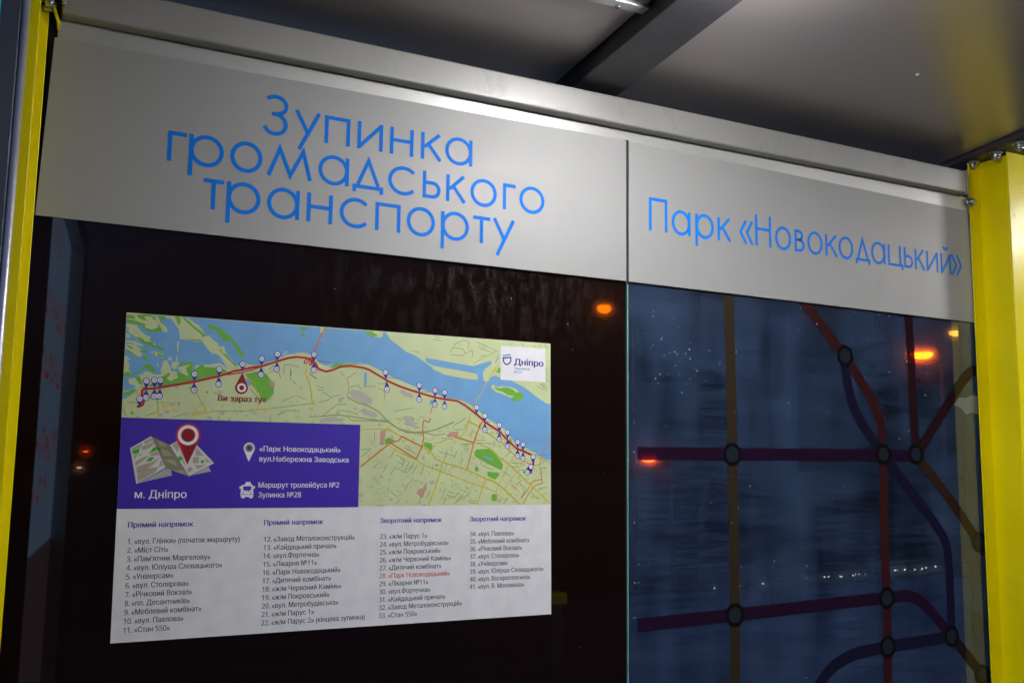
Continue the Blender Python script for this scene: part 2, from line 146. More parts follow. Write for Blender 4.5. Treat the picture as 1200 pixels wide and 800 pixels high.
[[329.4,122.8],[335.2,122.5],[335.4,128.3],[329.5,128.6]]],"yellow":[[2.4,[[62.4,170.6],[65.0,192.2]]],[2.2,[[129.0,141.4],[148.4,175.2],[150.2,177.8],[140.0,180.8],[126.3,184.0],[123.9,186.7],[126.5,188.4],[140.1,183.5],[157.3,180.8],[167.6,177.2]]],[2.4,[[341.0,79.7],[340.4,99.1],[348.8,118.0],[355.7,156.4]]],[2.4,[[351.8,156.5],[360.4,156.2]]],[2.2,[[228.3,175.3],[275.1,169.0]]],[2.0,[[245.0,172.0],[250.3,160.5]]],[2.0,[[220.4,105.3],[239.6,123.2],[248.0,149.3]]],[3,[[494.1,204.6],[516.9,204.5],[544.1,217.8]]],[1.8,[[456.5,205.7],[494.1,204.6]]],[2.6,[[517.6,238.3],[540.9,250.6],[566.9,262.3],[580.0,267.0],[595.9,276.5],[633.0,289.5],[665.3,300.2]]],[3,[[590.0,238.7],[611.2,249.3],[622.0,262.6],[638.1,271.0],[665.0,276.8]]],[2.6,[[611.2,248.1],[621.5,231.9],[648.1,222.6]]],[3.2,[[638.1,271.0],[634.3,288.2],[620.4,330.0],[607.8,362.8]]],[3.2,[[665.0,276.8],[694.9,286.3],[739.0,304.6],[759.9,310.7],[783.8,326.9],[823.6,360.9]]],[3.0,[[739.0,304.6],[718.9,363.1]]],[3.0,[[709.2,227.4],[730.0,231.9],[752.3,241.6],[772.0,258.9],[794.7,272.5],[820.4,293.7],[846.3,316.5],[872.4,336.8],[897.3,358.6]]],[2.0,[[665.3,300.2],[697.9,312.3],[728.1,320.9],[761.4,332.0],[786.8,352.1]]],[2.0,[[762.9,334.5],[794.7,273.7],[808.8,253.2]]],[1.8,[[783.8,325.6],[813.3,291.3]]],[1.8,[[798.0,342.0],[826.2,309.0]]],[2.4,[[890.0,350.9],[881.2,359.8]]],[2.0,[[701.8,174.8],[691.1,202.8],[680.4,216.8]]],[1.6,[[696.4,182.5],[724.0,194.3]]],[1.6,[[703.2,163.8],[691.6,200.7]]],[1.6,[[699.4,182.2],[723.5,192.5]]],[2.2,[[763.0,61.0],[748.8,82.3],[722.8,126.2],[707.1,154.5]]],[2.0,[[752.9,77.5],[762.0,65.8],[771.9,51.2]]]],"orange":[[3,[[379.2,1.1],[367.0,23.5],[356.0,53.6]]],[3,[[458.2,281.9],[520.1,232.9],[540.4,226.4],[545.4,217.8],[591.3,238.7],[578.7,264.5],[522.6,232.9]]],[2.6,[[591.3,238.7],[594.9,220.2],[592.0,200.6],[594.3,183.8],[606.2,186.6],[610.1,177.9]]],[1.8,[[609.0,167.7],[614.2,152.8]]],[3,[[664.2,216.0],[710.6,227.9],[718.6,204.5],[730.8,181.5]]],[1.8,[[713.3,224.8],[725.3,184.2]]],[2.2,[[710.6,227.9],[702.7,257.5],[694.8,285.1]]],[1.6,[[726.8,195.5],[754.8,213.7],[780.2,228.3],[808.8,253.2],[826.0,264.4],[843.3,271.0],[866.4,275.3],[875.1,267.5],[872.2,264.9],[898.5,207.4]]],[2,[[829.3,359.7],[846.4,334.3],[860.8,318.9],[878.2,315.0],[873.7,282.9]]],[1.8,[[846.3,316.5],[857.9,308.7],[876.7,306.0]]],[1.8,[[826.4,347.0],[846.4,321.6]]]],"olive":[[1.6,[[426.6,140.4],[430.4,122.9],[425.7,102.7],[444.4,89.5]]],[3.0,[[426.6,140.4],[447.9,150.7],[473.6,157.9],[493.1,167.4],[517.2,189.2],[539.3,202.9],[572.4,209.3],[605.7,206.3]]],[1.8,[[349.5,183.5],[375.9,181.6],[406.2,156.4],[424.9,155.7]]],[2.4,[[375.9,181.6],[404.6,177.6],[431.8,179.7],[474.2,184.4],[512.9,187.3],[534.9,201.0]]],[1.6,[[404.6,176.6],[408.6,168.4],[431.5,169.6],[448.5,175.1]]],[1.8,[[427.7,181.9],[438.3,188.6],[474.2,187.5],[512.9,189.3]]],[3.4,[[589.5,210.5],[621.1,202.3],[647.7,191.6],[663.7,184.8]]],[3.0,[[514.0,185.9],[537.4,202.2],[558.2,210.1],[589.5,210.5]]],[2,[[456.0,187.8],[514.0,185.9]]],[2,[[600.0,210.2],[623.9,214.5],[642.6,210.3]]],[1.6,[[432.5,120.8],[449.2,114.9],[455.8,123.8]]],[2.0,[[663.8,191.1],[677.3,184.4],[690.8,175.2]]],[1.2,[[764.0,25.0],[707.3,56.6]]],[1.2,[[768.9,26.9],[716.2,8.3]]]],"street":[[0.9,[[27.1,138.1],[40.3,138.7]]],[0.9,[[45.1,133.8],[55.1,136.0]]],[0.9,[[89.8,121.7],[122.2,121.3]]],[0.9,[[74.9,129.4],[90.1,129.9]]],[0.9,[[140.6,108.4],[166.7,107.8]]],[0.9,[[8.7,167.1],[26.7,167.6]]],[0.9,[[40.1,191.4],[60.5,184.9]]],[0.9,[[1.1,178.1],[7.4,192.5]]],[0.9,[[60.2,158.4],[62.4,170.6]]],[0.9,[[91.0,192.2],[111.0,185.4]]],[0.9,[[153.2,187.5],[161.2,193.4]]],[0.9,[[174.9,186.7],[172.5,193.0]]],[0.9,[[169.7,139.6],[180.3,141.3]]],[0.9,[[161.1,143.9],[176.9,144.3]]],[0.9,[[230.8,84.1],[247.5,84.4]]],[0.9,[[233.0,98.3],[248.0,98.9]]],[0.9,[[260.6,73.5],[279.2,72.9]]],[0.9,[[294.8,81.4],[311.9,81.3],[325.8,84.5]]],[0.9,[[309.5,85.7],[309.1,102.8]]],[0.9,[[296.6,84.7],[296.2,100.1]]],[0.9,[[266.3,93.2],[276.1,84.1]]],[0.9,[[266.5,99.9],[276.5,94.3]]],[0.9,[[285.9,97.2],[290.5,108.9]]],[0.9,[[347.0,95.7],[363.0,106.1]]],[0.9,[[313.8,113.7],[321.7,119.3]]],[0.9,[[361.2,70.0],[389.0,71.2]]],[0.9,[[324.1,142.3],[341.8,149.2]]],[0.9,[[293.7,155.0],[320.2,142.4]]],[0.9,[[286.9,181.9],[298.1,173.9],[321.1,171.1]]],[0.9,[[160.7,178.1],[226.5,176.4]]],[0.9,[[275.1,169.0],[353.8,156.4]]],[0.9,[[270.2,193.8],[273.6,182.3]]],[0.9,[[232.5,133.0],[246.1,149.4]]],[0.9,[[374.8,132.4],[394.9,143.1]]],[0.9,[[311.0,92.9],[309.7,112.2]]],[0.9,[[361.9,120.0],[378.5,124.3]]],[0.9,[[364.2,127.9],[376.5,129.4]]],[0.9,[[368.0,153.9],[385.3,149.1],[397.5,140.6],[411.9,136.9]]],[0.9,[[347.0,96.6],[362.6,106.9]]],[0.9,[[410.7,89.2],[419.3,99.0]]],[0.9,[[492.0,120.1],[502.9,121.7],[507.4,131.8],[505.5,146.3]]],[0.9,[[528.7,166.1],[570.4,157.9]]],[0.9,[[531.2,180.5],[545.5,185.8]]],[0.9,[[364.6,69.4],[388.4,71.1]]],[0.9,[[489.7,109.9],[509.1,109.4]]],[0.9,[[511.0,96.4],[537.3,97.6]]],[0.9,[[459.9,117.5],[487.7,116.6]]],[0.9,[[588.7,122.0],[604.4,122.4]]],[0.9,[[562.9,175.3],[574.1,180.1]]],[0.9,[[585.1,175.6],[596.3,178.3]]],[0.9,[[486.6,209.7],[486.6,231.3]]],[0.9,[[457.4,247.5],[479.8,244.6],[457.8,262.9]]],[0.9,[[485.7,282.8],[499.3,271.8]]],[0.9,[[521.9,261.8],[531.8,243.6]]],[0.9,[[506.1,293.3],[515.8,274.0]]],[0.9,[[522.6,297.9],[531.3,282.2]]],[0.9,[[534.6,256.8],[552.7,265.0]]],[0.9,[[543.5,250.6],[566.9,261.1]]],[0.9,[[534.9,270.1],[550.4,275.9]]],[0.9,[[533.8,283.4],[559.7,293.9]]],[0.9,[[545.4,283.2],[554.0,264.9]]],[0.9,[[554.5,289.1],[563.2,270.9]]],[0.9,[[561.0,291.5],[573.6,271.9]]],[0.9,[[568.9,297.5],[581.5,276.7]]],[0.9,[[588.4,298.5],[597.2,276.5]]],[0.9,[[556.5,329.0],[560.2,318.1],[572.9,305.9]]],[0.9,[[523.3,331.5],[540.1,344.6]]],[0.9,[[535.3,357.8],[545.3,345.8]]],[0.9,[[552.3,240.7],[579.8,254.8]]],[0.9,[[556.1,237.0],[563.9,240.5]]],[0.9,[[586.8,357.9],[588.7,345.8]]],[0.9,[[493.7,362.4],[510.0,360.1]]],[0.9,[[592.0,359.1],[602.5,362.8]]],[0.9,[[602.3,347.0],[609.9,330.0]]],[0.9,[[636.6,349.5],[644.2,327.4]]],[0.9,[[640.7,359.2],[647.1,344.6]]],[0.9,[[648.4,339.7],[665.8,344.6]]],[0.9,[[628.4,247.7],[664.7,257.0]]],[0.9,[[648.4,247.3],[642.0,268.4]]],[0.9,[[616.9,273.7],[614.5,288.5]]],[0.9,[[647.5,275.8],[643.7,290.6]]],[0.9,[[652.3,332.3],[665.7,336.0]]],[0.9,[[634.7,220.4],[661.5,220.5]]],[0.9,[[665.9,347.0],[676.5,333.5]]],[0.9,[[671.3,351.9],[687.3,337.1]]],[0.9,[[666.0,358.1],[690.1,340.8]]],[0.9,[[684.8,350.7],[700.9,334.6]]],[0.9,[[679.1,327.3],[695.4,333.4]]],[0.9,[[664.8,261.9],[671.3,245.7]]],[0.9,[[678.5,276.6],[685.0,261.6]]],[0.9,[[731.8,276.6],[756.9,286.3]]],[0.9,[[782.1,289.1],[797.7,299.0]]],[0.9,[[800.7,316.7],[822.1,334.4]]],[0.9,[[814.8,315.4],[827.6,306.4]]],[0.9,[[823.4,316.6],[837.8,326.7]]],[0.9,[[781.2,360.8],[795.2,344.5]]],[0.9,[[820.7,349.6],[843.5,326.7]]],[0.9,[[849.3,334.3],[866.7,349.6]]],[0.9,[[786.1,257.4],[800.2,244.4]]],[0.9,[[757.8,237.6],[760.5,222.4]]],[0.9,[[683.4,235.5],[697.0,235.2]]],[0.9,[[687.5,240.9],[698.4,240.6]]],[0.9,[[688.9,245.3],[697.1,245.2]]],[0.9,[[680.6,231.0],[705.2,231.2]]],[0.9,[[716.1,222.2],[738.2,222.2]]],[0.9,[[718.9,228.4],[757.8,229.3]]],[0.9,[[664.0,201.0],[685.7,200.9]]],[0.9,[[737.8,181.7],[749.0,182.2]]],[0.9,[[831.6,242.5],[866.3,242.9]]],[0.9,[[857.6,251.8],[889.7,251.7]]],[0.9,[[800.3,270.6],[828.9,271.2]]],[0.9,[[803.2,278.7],[823.2,279.7]]],[0.9,[[816.1,284.9],[834.7,286.0]]],[0.9,[[869.4,280.4],[889.8,281.2]]],[0.9,[[860.5,252.3],[879.5,262.2],[881.0,268.7],[869.3,276.6]]],[0.9,[[881.0,263.5],[898.6,269.2]]],[0.9,[[872.4,325.3],[889.9,323.9]]],[0.9,[[724.1,196.8],[754.7,197.2]]],[0.9,[[763.2,205.9],[771.6,206.1]]],[0.9,[[698.3,352.0],[717.4,352.5]]],[0.9,[[701.1,356.4],[717.5,356.9]]],[0.9,[[707.5,198.5],[702.2,212.5]]],[0.9,[[653.5,33.9],[664.8,16.0],[683.3,6.2],[697.4,9.6],[695.2,24.9]]],[0.9,[[653.6,40.4],[679.0,41.0],[704.6,26.5],[707.1,41.5]]],[0.9,[[660.3,24.9],[683.5,25.6],[688.3,34.0]]],[0.9,[[720.9,10.2],[740.0,15.5]]],[0.9,[[718.6,16.9],[740.1,22.1]]],[0.9,[[723.4,23.1],[749.7,28.1]]],[0.9,[[614.2,8.6],[632.5,11.7]]],[0.9,[[616.4,2.0],[630.1,5.4]]],[0.9,[[565.2,35.9],[583.1,40.3]]],[0.9,[[723.6,40.5],[740.2,35.2]]],[0.9,[[625.0,118.6],[643.2,119.0]]],[0.9,[[589.0,122.3],[616.0,122.8]]],[0.9,[[645.7,133.4],[673.3,134.8]]],[0.9,[[511.3,96.7],[539.7,97.4]]],[0.9,[[381.4,70.0],[389.7,71.1]]],[0.9,[[797.3,10.0],[803.6,4.6]]],[0.9,[[825.6,4.6],[832.0,10.0]]],[0.9,[[855.1,7.1],[860.7,11.0]]],[0.9,[[870.3,3.9],[872.8,9.5]]],[0.9,[[884.9,2.3],[894.6,13.9]]],[0.9,[[887.4,56.2],[893.1,74.6]]],[0.9,[[875.4,94.1],[886.7,100.7]]],[0.9,[[864.8,99.3],[883.0,106.1]]],[0.9,[[874.4,93.2],[889.4,108.7]]],[0.9,[[879.7,91.0],[893.7,103.7]]],[0.9,[[887.2,79.2],[898.0,88.2]]],[0.9,[[738.6,181.3],[748.7,181.8]]],[0.9,[[763.2,206.1],[770.3,206.8]]]],"route":[[4.2,[[25.4,174.1],[30.3,174.4],[35.9,170.7],[37.3,164.6],[33.5,154.3],[33.6,143.9],[37.1,141.1],[55.3,139.8],[65.2,137.2],[125.7,123.8],[170.4,110.9],[187.1,104.4],[200.0,99.2],[214.7,96.2],[234.3,90.1],[251.8,87.2],[267.6,81.2],[282.7,75.3],[304.6,67.5],[321.8,64.4],[339.1,65.1],[348.0,68.1],[355.2,75.5],[367.2,86.5],[381.7,90.8],[394.0,87.1],[412.5,78.9],[433.5,76.4],[459.0,78.5],[471.9,81.9],[493.6,93.2],[513.3,103.6],[537.5,112.8],[561.9,120.0],[584.3,125.3],[603.4,129.8],[616.1,132.9],[643.4,136.8],[671.0,139.1],[689.6,147.8],[716.5,166.1],[735.4,180.5],[736.4,182.5],[771.6,201.8],[791.5,220.4],[814.4,239.0],[830.2,243.8],[850.4,251.9],[857.7,258.7],[855.4,272.9],[849.1,293.5]]],[2.4,[[163.1,113.6],[179.0,107.8],[195.3,105.6],[214.8,101.3],[234.5,94.9],[251.8,87.5]]],[2.0,[[355.0,71.1],[346.1,64.7],[337.6,70.4],[336.0,75.7],[339.5,77.2],[343.7,71.8],[347.1,69.9]]],[2.0,[[346.4,73.4],[347.4,79.3],[351.7,78.2],[349.8,71.4]]],[2.4,[[349.6,62.8],[357.7,72.7],[364.0,79.3]]]],"pins":[[22,[29.9,160.2],[30.6,174.5]],[21,[40.5,126.1],[40.4,141.0]],[23,[40.8,157.2],[40.4,141.7]],[20,[54.5,124.0],[55.2,139.2]],[24,[55.1,154.4],[55.2,139.9]],[19,[64.9,123.5],[64.8,138.0]],[25,[64.4,153.7],[64.9,138.7]],[18,[126.0,109.0],[126.2,123.4]],[26,[126.2,139.6],[125.9,124.2]],[17,[171.4,97.3],[171.2,110.4]],[27,[171.4,126.4],[171.2,111.5]],[16,[215.2,84.8],[215.3,98.0]],[15,[251.9,72.1],[251.6,86.9]],[29,[251.4,103.7],[251.6,87.7]],[14,[282.3,61.1],[282.4,75.3]],[30,[282.1,91.4],[282.4,76.1]],[13,[356.1,57.5],[356.1,72.3]],[31,[356.2,88.6],[356.1,73.0]],[12,[508.1,85.6],[509.2,100.9]],[32,[511.8,121.1],[510.6,103.0]],[11,[583.4,109.5],[583.7,124.6]],[33,[583.5,139.7],[583.7,125.4]],[10,[619.5,118.8],[619.3,133.6]],[34,[619.1,148.8],[619.3,134.5]],[9,[641.4,122.1],[641.6,137.8]],[35,[641.4,152.6],[641.6,138.6]],[8,[716.8,151.5],[716.5,166.9]],[7,[736.3,169.1],[736.5,183.3]],[36,[736.6,199.4],[736.5,184.4]],[6,[771.7,188.7],[771.8,203.4]],[37,[771.5,219.2],[771.9,204.2]],[5,[791.5,203.6],[791.7,218.7]],[38,[791.8,234.1],[791.7,219.5]],[4,[816.3,224.3],[816.4,239.0]],[39,[816.5,254.9],[816.4,239.8]],[3,[830.2,229.4],[829.9,244.6]],[40,[829.9,260.5],[829.9,245.3]],[2,[855.3,256.2],[854.9,272.1]],[41,[840.5,290.5],[844.8,276.1]],[1,[849.7,278.4],[849.7,293.1]]],"bigpin":[[214.9,131.1],[215.4,101.0]],"fold":{"back":[[[35.6,315.0],[81.7,288.4],[90.2,289.8],[93.0,301.0]],
[[128.8,300.6],[158.2,284.1],[163.4,293.0]]],"leaf":[[[17.4,251.4],[52.8,228.8],[80.8,286.8],[31.1,317.0]],
[[86.8,244.3],[101.2,235.9],[121.8,242.7],[135.2,243.2],[168.4,277.5],[123.4,302.6]]],"dark":[[[52.8,228.8],[86.8,244.3],[123.4,302.6],[87.9,289.9],[80.8,286.8]]],"green":[[[20.6,256.0],[34.6,251.0],[32.4,260.2],[22.7,262.6]],
[[49.9,262.1],[57.8,249.7],[63.1,248.0],[64.9,253.9]],
[[44.4,275.4],[53.2,267.3],[60.8,267.6],[54.3,275.2]],
[[99.4,268.1],[105.5,264.8],[110.6,267.1],[108.9,272.8],[103.5,273.6]],
[[143.5,272.2],[149.8,271.3],[150.0,277.4],[144.0,277.9]],
[[84.0,278.0],[90.5,278.7],[91.4,281.5],[86.0,281.1]]],"dgreen":[[[63.1,248.0],[70.1,251.0],[71.9,256.6],[66.5,255.4]]],"blocks":[[[19.0,252.9],[39.1,240.6],[35.7,249.4],[20.1,255.3]],
[[40.6,239.4],[52.9,230.7],[55.7,237.0],[43.1,243.7]],
[[37.9,247.8],[57.3,239.0],[59.0,242.5],[51.0,250.7],[37.5,255.7]],
[[23.6,264.7],[31.0,262.5],[26.1,271.7]],
[[31.8,263.7],[37.7,259.7],[37.1,263.6],[32.7,266.1]],
[[27.1,276.4],[42.5,266.7],[51.6,264.9],[28.2,284.3]],
[[29.8,285.9],[56.6,276.0],[70.0,267.8],[56.9,283.1],[31.1,298.5]],
[[31.9,300.0],[43.5,288.8],[67.7,285.4],[65.0,293.3],[33.2,313.4]],
[[51.5,263.4],[64.9,255.9],[68.3,263.1],[56.1,264.9]],
[[71.8,272.6],[77.5,280.4],[67.8,286.9],[70.5,279.0]],
[[90.7,244.2],[100.5,238.0],[103.2,247.9],[101.3,257.6]],
[[134.7,248.9],[149.5,264.0],[133.6,262.7]],
[[129.1,266.8],[139.3,265.0],[140.5,277.9],[129.5,278.1]],
[[152.0,267.2],[162.7,276.0],[153.2,276.1]],
[[132.8,281.3],[154.9,280.9],[137.8,289.3]],
[[119.0,289.5],[126.6,284.6],[129.9,289.4],[122.4,295.9]],
[[106.8,259.1],[111.9,270.3],[117.1,281.5],[112.3,278.3]]],"shade":[[[64.1,236.0],[78.2,242.1],[81.5,248.4],[69.2,247.1]],
[[69.4,251.9],[83.4,254.8],[91.5,264.2],[76.0,264.5]],
[[74.8,270.9],[96.5,272.2],[101.6,284.9],[92.1,280.2]],
[[92.6,291.4],[112.8,291.2],[120.9,299.9],[105.2,296.1]]],"pin_c":[118.8,225.4],"pin_t":[119.4,280.6],"r":[20.25,17.334,12.15]},"wpin":[[233.4,247.6],[233.1,274.1]],"bus":{"body":[[220.8,319.4],[227.3,317.7],[229.5,312.8],[237.7,312.7],[239.6,317.6],[242.9,319.3],[244.3,336.5],[243.7,341.4],[220.7,341.5],[219.7,336.6]],"mir":[[[217.3,321.4],[220.8,321.0],[221.0,325.9],[217.7,326.0]],
[[243.5,320.9],[247.1,321.2],[246.6,325.8],[243.6,325.8]]],"cut":[[[224.4,321.0],[239.7,320.9],[239.4,328.8],[224.7,328.9]],
[[220.6,336.4],[244.0,336.4],[244.0,337.3],[220.6,337.4]]],"dot":[[224.5,332.8],[239.3,332.8],[230.1,330.0],[234.6,330.0]],"wheel":[[[221.2,341.5],[228.1,341.5],[227.8,343.9],[222.0,343.9]],
[[235.9,341.5],[243.2,341.4],[242.6,343.9],[236.7,343.9]]]},"logo":{"wave":[[780.0,33.8],[785.0,34.6],[790.4,32.4],[799.0,31.2]],"shield":[[780.7,39.4],[785.8,39.8],[791.3,38.0],[799.1,37.2],[799.1,45.4],[796.8,49.8],[789.8,54.1],[783.6,51.2],[781.0,46.4]]}}
LINES = {"brown":[[1.5853,2.0821],[1.5916,1.8331],[1.5911,1.6589],[1.593,1.4754],[1.5918,1.2711],[1.5901,1.1109],[1.5891,0.9926]],"magenta_top":[[1.3098,1.6558],[1.5911,1.6589],[2.1089,1.6659],[2.2363,1.6658]],"magenta_low":[[1.3087,1.2632],[1.5892,1.2712],[1.9833,1.285],[2.1036,1.2882],[2.1771,1.2916],[2.222,1.2806],[2.2663,1.2467],[2.3459,1.1737]],"red_diag":[[1.8176,2.0815],[1.9785,1.9285],[2.0562,1.8377],[2.0892,1.7927],[2.106,1.7422],[2.109,1.6682],[2.1027,1.4674],[2.1036,1.2882],[2.1008,1.1626],[2.0932,0.9401]],"violet":[[1.9816,1.9287],[1.9797,1.8801],[1.9954,1.8073],[2.0334,1.7468],[2.109,1.6682],[2.2236,1.5535],[2.319,1.4594],[2.3437,1.4168],[2.3483,1.3234],[2.3459,1.1737]],"red_right":[[2.2249,2.0823],[2.2303,1.865],[2.233,1.6658]],"maroon":[[2.233,1.6658],[2.3307,1.7731],[2.4248,1.8748],[2.4668,1.9118],[2.5192,1.9298]],"rust":[[2.233,1.6658],[2.3524,1.5581],[2.4738,1.4257],[2.5107,1.3889]],"violet_low":[[1.7991,1.0115],[1.8523,1.083],[1.903,1.1272],[1.9779,1.1537],[2.1008,1.1626],[2.3459,1.1737]],"brown_low":[[2.3459,1.1737],[2.463,1.062],[2.5061,1.0214]],"rings":[[1.9785,1.9285],[1.5911,1.6589],[2.109,1.6682],[2.2333,1.6705],[2.4738,1.4257],[1.5918,1.2711],[2.1036,1.2882],[2.1008,1.1626],[2.3459,1.1737],[2.463,1.062]],"patch":[[2.3961,1.8145],[2.4187,1.835],[2.4474,1.8363],[2.4696,1.8447],[2.4986,1.8435],[2.4987,1.7913],[2.4663,1.7951],[2.4442,1.7869],[2.424,1.8058]]}

# ------------------------------------------------------------------ helpers
def new_mat(name):
    mt = bpy.data.materials.new(name)
    mt.use_nodes = True
    return mt, mt.node_tree, mt.node_tree.nodes["Principled BSDF"]

def noise_mix(nt, c1, c2, scale, detail=4, stretch=(1, 1, 1), lo=0.35, hi=0.65, coord='Object'):
    tc = nt.nodes.new("ShaderNodeTexCoord")
    mp = nt.nodes.new("ShaderNodeMapping")
    mp.inputs['Scale'].default_value = stretch
    nz = nt.nodes.new("ShaderNodeTexNoise")
    nz.inputs['Scale'].default_value = scale
    nz.inputs['Detail'].default_value = detail
    rp = nt.nodes.new("ShaderNodeValToRGB")
    rp.color_ramp.elements[0].position = lo
    rp.color_ramp.elements[1].position = hi
    rp.color_ramp.elements[0].color = (*c1, 1) if not isinstance(c1, float) else (c1, c1, c1, 1)
    rp.color_ramp.elements[1].color = (*c2, 1) if not isinstance(c2, float) else (c2, c2, c2, 1)
    nt.links.new(tc.outputs[coord], mp.inputs[0])
    nt.links.new(mp.outputs[0], nz.inputs[0])
    nt.links.new(nz.outputs[0], rp.inputs[0])
    return rp, nz

def surface(name, base, rough=0.5, metal=0.0, var=0.08, scale=6.0, stretch=(1, 1, 1), bump=0.0, bscale=None, coat=0.0, spec=0.5, rvar=0.05):
    """painted / metal / printed surface with slight mottling in colour and gloss"""
    mt, nt, b = new_mat(name)
    c1 = tuple(max(0, c * (1 - var)) for c in base)
    c2 = tuple(min(1, c * (1 + var)) for c in base)
    rp, nz = noise_mix(nt, c1, c2, scale, 5, stretch)
    nt.links.new(rp.outputs[0], b.inputs['Base Color'])
    r2, _ = noise_mix(nt, max(0.0, rough - rvar), min(1.0, rough + rvar), scale * 2.3, 6, stretch)
    nt.links.new(r2.outputs[0], b.inputs['Roughness'])
    b.inputs['Metallic'].default_value = metal
    b.inputs['Coat Weight'].default_value = coat
    b.inputs['Specular IOR Level'].default_value = spec
    if bump:
        bp = nt.nodes.new("ShaderNodeBump")
        bp.inputs['Strength'].default_value = bump
        bp.inputs['Distance'].default_value = 0.002
        nz2 = nt.nodes.new("ShaderNodeTexNoise")
        nz2.inputs['Scale'].default_value = bscale or scale * 8
        tc = nt.nodes.new("ShaderNodeTexCoord")
        mp = nt.nodes.new("ShaderNodeMapping")
        mp.inputs['Scale'].default_value = stretch
        nt.links.new(tc.outputs['Object'], mp.inputs[0])
        nt.links.new(mp.outputs[0], nz2.inputs[0])
        nt.links.new(nz2.outputs[0], bp.inputs['Height'])
        nt.links.new(bp.outputs[0], b.inputs['Normal'])
    return mt

def print_ink(name, base, rough=0.42):
    return surface(name, base, rough, 0.0, 0.04, 30.0, bump=0.06, bscale=5)

def emitter(name, col, strength):
    mt, nt, b = new_mat(name)
    b.inputs['Base Color'].default_value = (*[min(1, c) for c in col], 1)
    b.inputs['Emission Color'].default_value = (*col, 1)
    b.inputs['Emission Strength'].default_value = strength
    return mt

